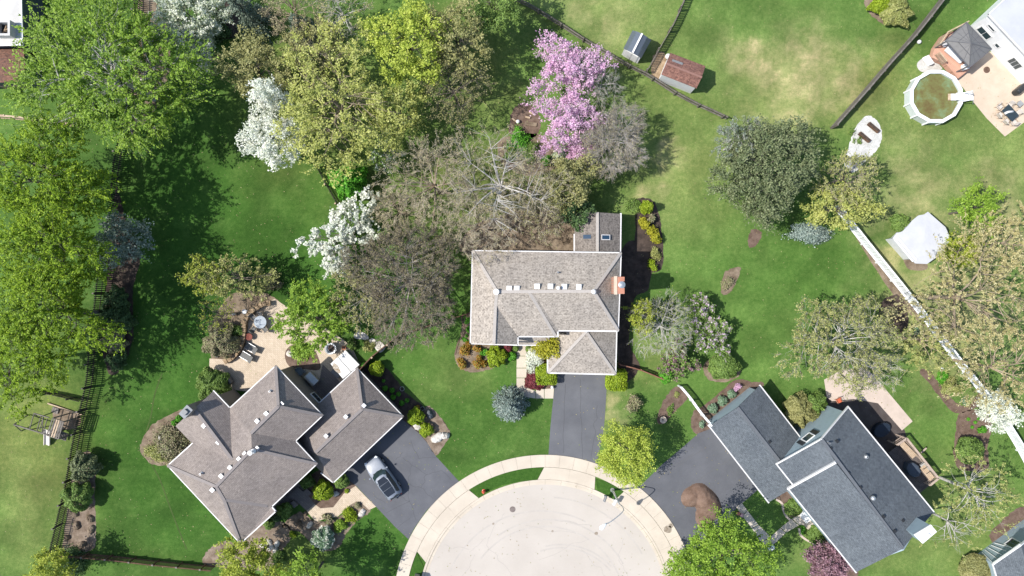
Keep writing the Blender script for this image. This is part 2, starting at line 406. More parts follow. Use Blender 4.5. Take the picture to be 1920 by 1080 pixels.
M_GREY = mat_plain('grey_plastic', (.16, .17, .18), .5)

# ---------------------------------------------------------------- road, kerb, pavement
CX, CY = 1022, 1137
def ring_pt(r, a): return (CX + r * math.cos(a), CY - r * math.sin(a))     # a measured up from the photo's right
mb = MB(); pts = [W(*ring_pt(229, 2 * math.pi * k / 96)) for k in range(96)]
mb.add([(q.x, q.y, .006) for q in pts], [tuple(range(96))[::-1] if False else tuple(range(96))])
road = mb.build('road', M_CONC); tag(road, kind='structure')
mb = MB(); a, b = W(930, 1330), W(1114, 1330); a2, b2 = W(930, 3000), W(1114, 3000)
mb.add([(a.x, a.y, .010), (a2.x, a2.y, .010), (b2.x, b2.y, .010), (b.x, b.y, .010)], [(0, 1, 2, 3)]); tag(mb.build('road', M_CONC), kind='structure')
# cracks and joints in the concrete, as narrow dark seams
rng = random.Random(4)
def wiggle(a, b, n, amp, rng):
    out = []
    for i in range(n + 1):
        t = i / n; x = a[0] + (b[0] - a[0]) * t; y = a[1] + (b[1] - a[1]) * t; w = amp * math.sin(math.pi * t)
        out.append(W(x + rng.gauss(0, w), y + rng.gauss(0, w)))
    return smooth_loop([Vector((q.x, q.y, 0)) for q in out], 4, False)
mb = MB()
for seg in [((946, 962), (925, 990)), ((925, 990), (912, 1022)), ((912, 1022), (960, 1080)), ((890, 1040), (865, 1085)), ((912, 1008), (880, 1035)), ((1010, 1050), (1105, 1010)),
            ((1170, 1010), (1160, 1050)), ((1160, 1050), (1180, 1085)), ((1040, 975), (1110, 985)), ((985, 985), (1080, 1000)), ((1090, 1030), (1140, 1085)), ((831, 1022), (880, 1030))]:
    ribbon(mb, wiggle(*seg, 6, 2.2, rng), .03, .0095)
mb.build('crack', M_CRACKC, road)
mb = MB()
for r_, a0_, a1_, ox, oy in ((150, .35, 2.5, 0, 0), (160, .5, 2.2, 6, -3), (185, 1.1, 2.75, -8, 6), (120, .7, 1.9, 30, 10), (128, .75, 1.8, 30, 12), (205, .5, 1.5, 2, 0)):
    ribbon(mb, [W(CX + ox + r_ * math.cos(a0_ + (a1_ - a0_) * k / 24), CY + oy - r_ * math.sin(a0_ + (a1_ - a0_) * k / 24)) for k in range(25)], .16, .0078)
mb.build('tyre_mark', mat_noise('tyre_mark', (.400, .366, .328), (.442, .405, .364), 1.1, 7, .9, .05, fineamt=.08), road)
for _x, _y, _r in ((1252, 992, 7), (1258, 985, 4), (1118, 1000, 3), (925, 982, 2), (1036, 996, 2), (1172, 990, 1.5)):
    sheet('stain', [(_x + _r * math.cos(k * .9) * (1 + .3 * math.sin(k * 2.3)), _y + _r * math.sin(k * .9)) for k in range(7)], .0085 if _x < 1240 else .0785, mat_noise('stain', (.24, .19, .14), (.36, .31, .25), 5, 16, .95, .1), parent=road)
# kerb: 24 segments with a real step, gutter pan inside
def sector(mb, r0, r1, a0, a1, z0, z1, n=3):
    o = []
    for k in range(n + 1): q = W(*ring_pt(r1, a0 + (a1 - a0) * k / n)); o.append((q.x, q.y))
    for k in range(n + 1): q = W(*ring_pt(r0, a1 + (a0 - a1) * k / n)); o.append((q.x, q.y))
    return mb.prism(o, z0, z1)
kerb = thing('kerb', None, None, kind='structure'); pav = thing('pavement', None, None, kind='structure'); apr = thing('driveway_apron', None, None, kind='structure')
nseg = 24
for k in range(nseg):
    a0 = R_(2) + R_(176) * k / nseg; a1 = R_(2) + R_(176) * (k + 1) / nseg - .0012
    sector(MB(), 228.6, 233.5, a0, a1, -.05, .018, 4).build('gutter_pan', M_WALK, kerb)
    sector(MB(), 233.9, 238, a0, a1, -.05, .085, 4).build('kerb_stone', M_WALK, kerb)
na = int(math.pi * 272 / 26)
for k in range(na):
    a0 = math.pi * k / na; a1 = math.pi * (k + 1) / na - .0010
    sector(MB(), 261.5, 284.5, a0, a1, -.05, .075, 3).build('slab', M_WALK, pav)
def apron(a0, a1, n, flare0=0.0, flare1=0.0):
    for k in range(n):
        f = lambda t: a0 + (a1 - a0) * t
        i0, i1 = f(k / n), f((k + 1) / n)
        o = []
        fl = lambda a, r: a + ((flare0 if a == a0 else 0) + (flare1 if abs(a - a1) < 1e-6 else 0)) * (1 - (r - 238) / 23)
        for r, aa, bb in ((261, i0, i1),):
            for s in range(4): q = W(*ring_pt(261, i0 + (i1 - i0) * s / 3 - (.0012 if s == 3 else 0))); o.append((q.x, q.y))
        b0, b1 = fl(i0, 238), fl(i1, 238)
        for s in range(4): q = W(*ring_pt(238.4, b1 + (b0 - b1) * s / 3)); o.append((q.x, q.y))
        MB().prism(o, -.05, .07).build('slab', M_WALK, apr)
AN = lambda x, y: math.atan2(CY - y, x - CX)
apron(AN(1115, 896), AN(1020, 877), 2, -.03, .05)
apron(AN(880, 920), AN(782, 1034), 3, -.03, .05)
apron(AN(1290, 1060), AN(1171, 919), 4, -.0, .02)
MB().prism([(q.x, q.y) for q in [W(1240, 1082), W(1262, 1100), W(1283, 1100), W(1283, 1060)]], -.05, .066).build('slab', M_WALK, apr)
for pl in [[(881, 919), (905, 899), (935, 885), (975, 877), (1020, 876), (1006, 901), (975, 902), (940, 910), (915, 921), (897, 934)],
           [(1116, 897), (1140, 904), (1165, 918), (1170, 926), (1164, 931), (1149, 938), (1121, 923)], [(782, 1036), (796, 1066), (789, 1090), (764, 1090)]]:
    sheet('verge', pl, .055, MATS['verge'], smooth=False)
mh = MB().lathe(W(961, 955, .011), [(.30, 0), (.30, .012), (.24, .018), (0.01, .016)], 20).build('manhole_cover', mat_noise('iron', (.16, .13, .12), (.24, .20, .18), 4, 30, .6, .6), None)
tag(mh, 'round brown iron manhole cover set in the concrete street', 'manhole cover')

# ---------------------------------------------------------------- driveways
d1 = sheet('driveway', [(1044, 690), (1137, 690), (1137, 735), (1135, 770), (1132, 805), (1118, 874), (1085, 861), (1045, 856.5), (1028, 857), (1032, 800), (1036, 760), (1040, 726)], .012, M_ASPH, False)
d2 = sheet('driveway', [(625, 880), (735, 770), (784, 811), (800, 829), (817, 855), (840, 880), (862, 904), (838, 921), (800, 957), (777, 990), (766, 1011), (740, 987), (705, 950), (668, 911), (650, 897)], .012, M_ASPH2, False)
d3 = sheet('driveway', [(1425, 770), (1310, 812), (1270, 847), (1240, 872), (1216, 896), (1197, 914), (1235, 949), (1262, 985), (1284, 1025), (1290, 1040), (1340, 1000), (1384, 950), (1417, 922), (1470, 870)], .012, M_ASPH2, False)
sheet('driveway', [(1545, 740), (1646, 750), (1696, 806), (1708, 850), (1690, 900), (1600, 860)], .011, mat_noise('patio_house_shadow', (.075, .06, .055), (.10, .085, .08), 1, 20, .9, .2), False)  # dark sheet paints the right house's shadow onto the ground
rng = random.Random(9); mb = MB()
net = [((755, 858), (772, 872)), ((772, 872), (800, 890)), ((772, 872), (765, 905)), ((765, 905), (790, 915)), ((765, 905), (768, 940)), ((800, 890), (828, 882)), ((800, 890), (790, 915)), ((790, 915), (812, 935)), ((768, 940), (745, 925)), ((770, 825), (785, 860)), ((785, 860), (820, 858)), ((724, 962), (768, 940)), ((768, 940), (780, 975)), ((756, 848), (742, 862)), ((828, 882), (845, 900)), ((745, 990), (770, 970)), ((700, 925), (722, 945))]
for a, b in net: ribbon(mb, wiggle(a, b, 4, 1.6, rng), .035, .0165)
mb.build('crack', M_CRACK, d2)
mb = MB()
for a, b in [((1060, 720), (1056, 850)), ((1088, 710), (1092, 860)), ((1120, 760), (1108, 860))]: ribbon(mb, wiggle(a, b, 8, 1.5, rng), .03, .0165)
mb.build('crack', mat_plain('asphalt_seam', (.07, .07, .075), .9), d1)
mb = MB()
for a, b in [((1230, 900), (1330, 835)), ((1260, 930), (1370, 860)), ((1215, 905), (1300, 850))]: ribbon(mb, wiggle(a, b, 8, 1.2, rng), .05, .0165)
mb.build('crack', mat_plain('asphalt_mark', (.11, .11, .115), .9), d3)

# ---------------------------------------------------------------- planting beds, soil, paths
def bed(px, mat=M_MULCH, z=.008, jit=.07, seed=1): return sheet('mulch_bed', px, z, mat, True, jit, seed=seed)
bed([(218, 350), (228, 380), (240, 430), (262, 480), (250, 540), (250, 600), (248, 640), (228, 690), (205, 700), (190, 640), (200, 540), (202, 470), (212, 390)], M_MULCHD)
bed([(128, 950), (140, 870), (165, 845), (178, 870), (178, 930), (180, 1000), (174, 1030), (140, 1034), (118, 1028)], M_MULCHT)
bed([(380, 1054), (385, 1038), (402, 1022), (425, 1014), (442, 1018), (470, 1000), (500, 975), (540, 985), (545, 1010), (530, 1030), (500, 1068), (400, 1062)], M_MULCHT)
bed([(263, 835), (282, 800), (318, 778), (350, 770), (372, 830), (335, 868), (290, 872), (268, 855)], M_LITTER)
bed([(672, 690), (700, 682), (728, 692), (760, 735), (795, 762), (815, 772), (836, 796), (843, 815), (828, 842), (817, 852), (800, 829), (770, 800), (720, 760)], M_MULCHD)
bed([(800, 762), (815, 770), (836, 796), (843, 815), (828, 842), (817, 853), (800, 829), (786, 800)], M_MULCHT, .012)
bed([(575, 900), (600, 880), (640, 875), (672, 905), (667, 912), (640, 935), (624, 952), (600, 954), (588, 944), (575, 930)], M_MULCH)
bed([(530, 985), (560, 960), (592, 976), (630, 972), (660, 945), (675, 938), (695, 957), (672, 975), (650, 1000), (636, 1025), (612, 1033), (585, 1020), (565, 1000), (540, 992)], M_MULCHT)
bed([(395, 640), (400, 600), (430, 555), (465, 545), (510, 555), (525, 575), (490, 590), (468, 625), (462, 660), (440, 680), (400, 675)], M_LITTER)
bed([(853, 665), (862, 640), (868, 605), (882, 583), (900, 583), (900, 640), (965, 645), (969, 662), (940, 682), (915, 693), (885, 698), (860, 688)], M_LITTER)
bed([(986, 648), (1030, 640), (1042, 700), (1042, 728), (1004, 730), (990, 715), (986, 690)], M_MULCH)
bed([(1137, 695), (1170, 698), (1176, 726), (1150, 732), (1137, 728)], M_MULCH)
bed([(956, 228), (962, 205), (980, 194), (1000, 200), (1012, 225), (1010, 248), (985, 262), (955, 250)], M_MULCH, seed=3)
bed([(940, 260), (1000, 250), (1040, 270), (1050, 310), (1000, 330), (950, 315), (935, 290)], M_LITTER, seed=3)
bed([(880, 430), (960, 395), (1000, 390), (1080, 400), (1090, 440), (1080, 480), (880, 480)], M_LITTER, .005, .2, seed=4)
bed([(1186, 380), (1203, 371), (1228, 380), (1240, 430), (1242, 500), (1217, 508), (1210, 470), (1190, 466), (1192, 420)], M_MULCHD)
bed([(1166, 470), (1217, 472), (1217, 540), (1190, 560), (1180, 640), (1200, 690), (1160, 700)], M_MULCHD, .006)  # dark sheet follows the east eave's cast shadow, shade laid in as colour
bed([(1402, 452), (1408, 432), (1422, 430), (1428, 440), (1418, 460), (1406, 464)], M_MULCH)
bed([(1352, 548), (1358, 512), (1384, 500), (1388, 508), (1374, 542), (1362, 552)], M_LITTER)
bed([(1232, 785), (1242, 755), (1262, 728), (1278, 725), (1290, 745), (1262, 775), (1247, 792), (1236, 795)], M_MULCH)
bed([(1296, 800), (1300, 772), (1320, 760), (1350, 735), (1380, 712), (1410, 716), (1432, 722), (1400, 770), (1334, 812), (1310, 815)], M_MULCH)
bed([(1318, 690), (1335, 670), (1375, 672), (1388, 700), (1362, 716), (1330, 712)], M_LITTER)
bed([(1725, 697), (1742, 695), (1778, 740), (1810, 762), (1838, 735), (1850, 752), (1812, 772), (1786, 772), (1755, 735)], M_MULCH)
bed([(1792, 812), (1796, 780), (1822, 768), (1848, 775), (1860, 800), (1852, 835), (1850, 880), (1800, 880), (1788, 850)], M_MULCH)
bed([(1855, 1005), (1880, 975), (1915, 950), (1945, 965), (1930, 1000), (1880, 1030)], M_MULCH)
bed([(1805, 1085), (1803, 1050), (1822, 1036), (1848, 1040), (1862, 1060), (1862, 1090)], M_MULCH)
bed([(1650, 570), (1680, 552), (1700, 575), (1700, 615), (1670, 630), (1652, 610)], M_MULCHD)
bed([(1440, 930), (1470, 912), (1500, 925), (1500, 965), (1480, 968), (1472, 950), (1462, 938)], M_MULCH)
bed([(1530, 1020), (1580, 1010), (1610, 1075), (1570, 1100), (1525, 1090)], M_MULCH)
bed([(262, -10), (285, -10), (312, 50), (318, 120), (300, 190), (262, 240), (240, 240), (250, 120)], M_LITTER)
bed([(420, -20), (450, -20), (455, 40), (440, 70), (400, 68), (405, 30)], M_MULCHD)
bed([(1620, -20), (1650, -20), (1670, 25), (1662, 48), (1635, 30), (1622, 10)], M_LITTER)
bed([(1225, 105), (1245, 98), (1252, 130), (1238, 150), (1222, 142)], M_ROCKT)
bed([(1615, 440), (1700, 560), (1740, 600), (1730, 610), (1680, 560), (1608, 450)], M_LITTER, .006)
bed([(98, 770), (110, 764), (150, 778), (146, 800), (120, 806), (104, 790)], M_LITTER, .006)
# brown edging lines of the beds
def edging(pts, w, mat, h=.06, name='edging', parent=None):
    mb = MB(); P = smooth_loop([Vector(q) for q in WL(pts)], 5, False)
    for i in range(len(P) - 1): mb.bar(P[i] + Vector((0, 0, h / 2)), P[i + 1] + Vector((0, 0, h / 2)), w, h)
    o = mb.build(name, mat, parent)
    if parent is None: tag(o, kind='structure')
    return o
edging([(853, 665), (860, 640), (872, 622), (866, 600), (868, 590)], .14, M_MULCH)
edging([(1455, 936), (1466, 944), (1469, 958), (1476, 970), (1484, 976)], .22, M_PATIOP)
edging([(1498, 990), (1501, 1003), (1512, 1012), (1524, 1018), (1530, 1026), (1531, 1038)], .22, M_PATIOP)
M_WORN = mat_noise('worn_turf', (.05, .09, .02), (.075, .115, .03), 1, 9, .95, .1)
for _pts in ([(283, 870), (300, 900), (322, 960), (350, 1030)], [(304, 700), (290, 740), (283, 780), (274, 810)]):
    tag(ribbon(MB(), smooth_loop([Vector(q) for q in WL(_pts)], 5, False), .14, .005).build('mowing_line', M_WORN), kind='structure')
# front walks
for (pl) in [[(970, 648), (987, 648), (987, 667)], ]: pass
walk = thing('front_walk', None, None, kind='structure')
for pl in [[(970, 642), (987, 642), (987, 667), (969, 667)], [(969, 668), (987, 668), (987, 689.5), (968.5, 689.5)], [(968.5, 690.5), (987, 690.5), (987, 708), (968.5, 708)], [(968.5, 709), (986, 709), (983, 716), (990, 728), (1004, 733), (1004, 747), (985, 744), (968.5, 730)],
           [(1005, 731), (1020, 729), (1020, 747), (1005, 747)], [(1021, 729), (1038.5, 728), (1037.5, 747), (1021, 747)]]:
    q = [W(*a) for a in pl]; MB().prism([(a.x, a.y) for a in q], -.03, .05).build('slab', M_WALK, walk)
walk2 = thing('front_walk', None, None, kind='structure')
for pl in [[(1380, 950), (1391, 943), (1401, 957), (1391, 966)], [(1392, 967), (1402, 958), (1421, 983), (1409, 990)], [(1410, 991), (1422, 984), (1443, 1005), (1440, 1012), (1425, 1014)], [(1426, 1015), (1443, 1008), (1463, 990), (1473, 999), (1443, 1027)],
           [(1464, 989), (1484, 973), (1497, 985), (1474, 998)], [(1485, 972), (1500, 964), (1512, 955), (1524, 970), (1535, 985), (1515, 993), (1506, 984), (1498, 984)]]:
    q = [W(*a) for a in pl]; MB().prism([(a.x, a.y) for a in q], -.03, .05).build('slab', M_WALK, walk2)
MB().prism([(a.x, a.y) for a in [W(1499, 966, .17), W(1510, 956, .17), W(1524, 972, .17), W(1512, 982, .17)]], -.02, .17).build('step', M_WHITE, walk2)
# patios
sheet('patio', [(393, 672), (425, 674), (448, 668), (462, 645), (466, 600), (490, 575), (515, 560), (560, 590), (620, 620), (648, 640), (662, 655), (676, 686), (640, 730), (600, 755), (560, 700), (517, 692), (470, 735), (431, 730), (404, 700), (392, 696)], .014, M_PAVER, False)
sheet('patio', [(605, 683), (628, 705), (640, 720), (600, 765), (574, 735), (600, 710), (602, 696)], .022, M_PAVERD, False)
sheet('paver_walk', [(667, 911), (686, 931), (705, 950), (692, 956), (676, 941), (668, 940), (655, 948), (632, 970), (622, 971), (605, 974), (594, 978), (588, 974), (575, 958), (590, 945), (601, 953), (625, 951), (645, 925)], .020, M_PAVER, False)
sheet('paver_walk', [(575, 958), (590, 945), (575, 925), (560, 905), (500, 950), (520, 975), (540, 960), (556, 940)], .016, M_PAVERD, False)
sheet('patio', [(1790, 150), (1830, 118), (1846, 96), (1880, 100), (1960, 180), (1960, 200), (1884, 256), (1850, 222), (1824, 190), (1806, 165)], .012, M_PATIO, False)
sheet('patio', [(1545, 712), (1580, 692), (1625, 690), (1658, 727), (1711, 790), (1691, 807), (1646, 756), (1600, 748), (1560, 752), (1550, 745)], .016, M_PATIOP, False)
sheet('mulch_bed', [(534, 668), (540, 652), (556, 645), (585, 650), (600, 680), (596, 694), (560, 690), (542, 686)], .022, M_MULCH)
sheet('gravel_bed', [(1583, 305), (1592, 272), (1604, 240), (1621, 219), (1637, 220), (1651, 238), (1652, 264), (1640, 286), (1622, 303), (1606, 320), (1594, 322)], .010, mat_noise('white_gravel', (.52, .52, .49), (.70, .69, .66), 1.2, 9, .9, .8, fineamt=.4), True, .06)
# ================================================================ BUILDINGS
SH1 = mat_shingle('weathered_shingles', (.375, .335, .29), (.30, .265, .23), (.435, .39, .34), speck=.9)
SH2 = mat_shingle('brown_grey_shingles', (.26, .225, .205), (.22, .19, .172), (.295, .257, .235), speck=.45)
SH3 = mat_shingle('charcoal_shingles', (.115, .131, .148), (.097, .112, .127), (.138, .156, .174), speck=.6)
SHR = mat_shingle('red_brown_shingles', (.20, .115, .085), (.12, .08, .07), (.27, .14, .10), speck=.8)
CAP1 = mat_plain('pale_ridge_shingle', (.40, .365, .33), .9); CAP2 = mat_plain('brown_ridge_shingle', (.225, .20, .19), .9); CAP3 = mat_plain('charcoal_ridge_shingle', (.115, .125, .138), .9)
SH1D = mat_shingle('dark_weathered_shingles', (.22, .195, .175), (.175, .155, .14), (.27, .24, .215), speck=1.0)
WALL1 = mat_siding('cream_siding', (.50, .46, .40)); WALL2 = mat_siding('taupe_siding', (.20, .185, .165)); WALL3 = mat_siding('blue_grey_siding', (.30, .38, .42)); WALLW = mat_siding('white_siding', (.78, .79, .80))

def roof(root, faces, mat, thick=.14, name='roof'):
    """faces: lists of world points; shared edges are welded, UV in metres along the eave and up the slope"""
    vs = {}; V = []; F = []; UV = []
    for f in faces:
        P = [Vector(p) for p in f]
        n = Vector((0, 0, 0))
        for i in range(len(P)): a, b = P[i], P[(i + 1) % len(P)]; n += Vector(((a.y - b.y) * (a.z + b.z), (a.z - b.z) * (a.x + b.x), (a.x - b.x) * (a.y + b.y)))
        if n.z < 0: P = P[::-1]; n = -n
        n.normalize(); u = Vector((0, 0, 1)).cross(n)
        u = u.normalized() if u.length > 1e-3 else Vector((1, 0, 0)); w = n.cross(u); ix = []
        for p in P:
            k = (round(p.x, 2), round(p.y, 2), round(p.z, 2))
            if k not in vs: vs[k] = len(V); V.append(tuple(p))
            ix.append(vs[k]); UV.append((p.dot(u), p.dot(w)))
        F.append(ix)
    me = bpy.data.meshes.new(name); me.from_pydata(V, [], F); uvl = me.uv_layers.new(name='UVMap')
    for i, uv in enumerate(UV): uvl.data[i].uv = uv
    o = link(name, me, mat, root)
    md = o.modifiers.new('thickness', 'SOLIDIFY'); md.thickness = thick; md.offset = -1; return o
def caps(rf, lines, mat, w=.28):
    for a, b in lines:
        mb = MB(); a, b = Vector(a), Vector(b); n = max(1, int((b - a).length / .9))
        for i in range(n):
            p = a + (b - a) * (i / n); q = a + (b - a) * ((i + 1.04) / n); mb.bar(p + Vector((0, 0, .02 + .004 * (i % 2))), q + Vector((0, 0, .02)), w, .035)
        mb.build('ridge_cap', mat, rf)
def gutters(rf, chains, mat=M_WHITEG, w=.13, h=.13, name='gutter'):
    for ch in chains:
        P = [Vector(p) for p in ch]
        for i in range(len(P) - 1):
            d = (P[i + 1] - P[i]).normalized() * (w / 2 - .004)
            MB().bar(P[i] - d + Vector((0, 0, -.045)), P[i + 1] + d * .98 + Vector((0, 0, -.045)), w, h).build(name, mat, rf)
def wall(root, pts, z1, mat, over=.4, z0=0.0, name='wall'):
    return MB().prism(inset(pts, over), z0, z1).build(name, mat, root)
def gable(root, a, b, pk, mat, z0=0.0, t=.2, over=.3):
    """vertical gable wall set back under the roof edge a-pk-b"""
    a, b, pk = Vector(a), Vector(b), Vector(pk); d = (b - a).normalized(); nrm = Vector((-d.y, d.x, 0)).normalized()
    if nrm.dot(Vector((root.location.x, root.location.y, 0)) - Vector((a.x, a.y, 0))) < 0: nrm = -nrm
    c = (a + b) / 2; s = over
    def q(p, k): return Vector((p.x, p.y, 0)) + nrm * k
    A, B = a + d * over, b - d * over; vs = []
    tz = (pk.z - a.z) / max((Vector((pk.x, pk.y, 0)) - Vector((a.x, a.y, 0))).length, .1)
    PK = Vector((c.x, c.y, 0)) + d * d.dot(Vector((pk.x - c.x, pk.y - c.y, 0)))
    for k in (s, s + t):
        for p, z in ((A, z0), (B, z0), (B, a.z - .12), (PK, pk.z - .2), (A, a.z - .12)):
            r = q(p, k); vs.append((r.x, r.y, z))
    fs = [(0, 1, 2, 3, 4), (9, 8, 7, 6, 5)] + [(i, i + 5, (i + 1) % 5 + 5, (i + 1) % 5) for i in range(5)]
    return MB().add(vs, fs).build('gable_wall', mat, root)
def box_vent(rf, px, py, z, rz=0.0, mat=M_METAL, s=.34):
    c = W(px, py, z + .1); mb = MB().box(c, (s, s, .2), rz).box(c + Vector((0, 0, .13)), (s * 1.25, s * 1.25, .06), rz)
    return mb.build('roof_vent', mat, rf, bevel=.02)
def pipe_vent(rf, px, py, z, r=.07, h=.5, mat=M_METAL, cap=False):
    c = W(px, py, z); prof = [(r * 2.2, -.1), (r * 1.6, .06), (r, .1), (r, h)]
    if cap: prof += [(r * 1.9, h), (r * 1.9, h + .12), (.02, h + .2)]
    else: prof += [(r * .7, h), (r * .7, h - .2)]
    return MB().lathe(c, prof, 12).build('vent_pipe', mat, rf, smooth=False)
def round_vent(rf, px, py, z, r=.22, mat=M_WHITE):
    return MB().lathe(W(px, py, z), [(r * .7, -.2), (r * .7, .1), (r, .12), (r * .95, .24), (r * .6, .36), (.01, .42)], 16).build('turbine_vent', mat, rf, smooth=True)
def window(wallobj, c, d, n, w, h, panes=(2, 2), mat=M_WHITE):
    """c centre on the wall, d horizontal direction, n outward normal"""
    c, d, n = Vector(c), Vector(d).normalized(), Vector(n).normalized(); up = Vector((0, 0, 1)); fr = MB()
    for s in (-1, 1):
        fr.bar(c + d * s * w / 2 - up * (h / 2 + .04), c + d * s * w / 2 + up * (h / 2 + .04), .09, .12, up=n)
        fr.bar(c + up * s * h / 2 - d * w / 2, c + up * s * h / 2 + d * w / 2, .12, .10, up=up)
    f = fr.build('window', mat, wallobj)
    for i in range(panes[0]):
        for j in range(panes[1]):
            pw, ph = w / panes[0], h / panes[1]
            cc = c + d * (-w / 2 + pw * (i + .5)) + up * (-h / 2 + ph * (j + .5)) + n * .015
            MB().bar(cc - d * (pw / 2 - .03), cc + d * (pw / 2 - .03), .03, ph - .05, up=up).build('pane', mat_glass('window_glass'), f)
    return f

# ---- central house --------------------------------------------------------
H1 = thing('house', 'middle house with pale grey weathered roof, red brick chimney and long driveway', 'house', W(1020, 560, 0))
E = 5.2
q = lambda x, y, z=E: W(x, y, z)
NW_, NE_, SE_ = q(886, 470), q(1164, 474), q(1159, 620); R1, R2 = q(932, 547, 7.2), q(1113, 546, 7.2); Vv = q(929, 572, 6.5); Wg = q(926, 645, 6.5); SWc = q(882, 644); V2 = q(971, 631); SG = q(971, 646)
MR, MRe = q(991, 546, 7.2), q(1042, 631); MB2 = q(1047, 620)
R1b = q(997, 546, 7.19)
r1 = roof(H1, [[NW_, NE_, R2, R1b, MR, R1], [NE_, SE_, R2], [NW_, R1, Vv, Wg, SWc], [Vv, V2, SG, Wg], [R1, MR, MRe, V2, Vv], [MR, R1b, MB2, MRe], [R1b, R2, SE_, MB2]], SH1)
caps(r1, [(R1, R2), (NW_, R1), (NE_, R2), (SE_, R2), (R1, Vv), (Vv, Wg), (MR, MRe)], CAP1)
gutters(r1, [[NW_, NE_], [NE_ + Vector((.02, 0, 0)), SE_], [SE_ + Vector((-.1, -.05, 0)), q(1046, 620)], [q(1046, 621), q(1046, 631)], [q(1044, 631), V2], [V2, SG], [q(970, 647), SWc], [SWc, NW_]])
wall(H1, [NW_, NE_, SE_, q(1046, 620), q(1045, 631), V2, SG, SWc], 5.05, WALL1)
gable(H1, SG, SWc, Wg, WALL1, 5.0)
for x, y in ((955, 541), (969, 541), (1007, 537), (1032, 537), (1058, 537.5), (1085, 538)): box_vent(r1, x, y, 6.95, s=.40, mat=M_WHITE)
pipe_vent(r1, 1046, 540, 7.0, .09, .5, M_WHITE, True); round_vent(r1, 1113, 547, 7.1, .25); pipe_vent(r1, 1046, 511, 6.2, .07, .4); pipe_vent(r1, 931, 547, 7.1, .14, .3, M_WHITE, True)
M_CHBR = mat_brick('chimney_brick', (.42, .13, .07), (.52, .19, .11), (.35, .25, .2), .22, .075, .012)
a, b, c_, d_ = W(1153, 519, 8), W(1171, 519, 8), W(1171, 551, 8), W(1153, 551, 8)
ch = MB().prism([(a.x, a.y), (b.x, b.y), (c_.x, c_.y), (d_.x, d_.y)], 0, 8).build('chimney', M_CHBR, r1)
MB().prism([(a.x - .06, a.y + .06), (a.x + .2, b.y + .06), (a.x + .2, c_.y - .06), (d_.x - .06, d_.y - .06)], 7.7, 8.05).build('chimney_cap', M_PATIO, ch)
MB().lathe(W(1164, 534, 8), [(.22, 0), (.22, .45), (.32, .5), (.32, .6), (.1, .75), (.01, .76)], 14).build('flue', M_METAL, ch, smooth=False)
# porch roof
pr = [W(971, 630, 3.5), W(1030, 630, 3.5), W(1030, 647, 3.0), W(962, 647, 3.0), W(962, 640, 3.1)]
rp = roof(H1, [pr], SH1, name='porch_roof'); gutters(rp, [[pr[2], pr[3]]])
# garage roof
G = 2.75
g0 = W(1099, 622, 4.4); ga, gb, gc, gd = W(1027, 699, G), W(1154, 702, G), W(1156, 621, G), W(1027, 628, G); ge = W(1062, 627, 3.5); gn = W(1099, 612, 4.4)
r1g = roof(H1, [[ga, gb, g0], [gb, gc, W(1156, 612, G), gn, g0], [ga, g0, gn, W(1062, 612, 3.6), ge, gd]], SH1, name='garage_roof')
caps(r1g, [(ga, g0), (gb, g0)], CAP1); gutters(r1g, [[W(1027, 658, G), ga], [ga, gb], [gb, gc]], w=.16)
wall(H1, [ga, gb, gc, W(1156, 610, G), W(1027, 610, G)], 2.65, WALL1, name='garage_wall'); round_vent(r1g, 1099, 620, 4.3, .17)
cgd = W(1090, 692, 0)
# garage door panels on the south wall
gy = min(p[1] for p in inset([ga, gb, gc, W(1156, 610, G), W(1027, 610, G)], .4))
gdx = MB().box((W(1092, 695).x, gy - .03, 1.1), (4.6, .06, 2.15)).build('garage_door', M_WHITE, H1)
for k in range(4): MB().box((W(1092, 695).x, gy - .075, .3 + .53 * k), (4.5, .03, .46)).build('panel', M_WHITE, gdx)
# rear extension
ra, rb, rc, rd = W(1077, 398, G), W(1164, 401, G), W(1163, 484, G), W(1077, 484, G); rt, ru = W(1120, 398, 3.9), W(1120, 484, 3.9)
r1e = roof(H1, [[ra, rt, ru, rd], [rt, rb, rc, ru]], SH1D, name='extension_roof'); caps(r1e, [(rt, ru)], CAP1); gutters(r1e, [[rb, W(1163, 472, G)], [W(1077, 470, G), W(1077, 440, G)]], w=.16)
wall(H1, [ra, rb, rc, rd], 2.65, WALL1, name='extension_wall'); gable(H1, rb, ra, rt, WALL1, 2.5)
for x0, x1, y0, y1, z in ((1092, 1109, 439, 449, 3.35), (1127, 1144, 440, 450, 3.5)):
    cc = W((x0 + x1) / 2, (y0 + y1) / 2, z + .06); w, h = (x1 - x0) / 19.0, (y1 - y0) / 19.0; tl = -.2 if x0 < 1110 else .2
    sk = MB().box(cc, (w, h, .14), 0, 0, tl * 1.3).build('skylight', M_GREYWD if x0 < 1110 else M_WHITEG, r1e)
    MB().box(cc + Vector((0, 0, .08)), (w - .14, h - .14, .03), 0, 0, tl * 1.3).build('pane', mat_glass('skylight_glass', (.02, .05, .09)), sk)

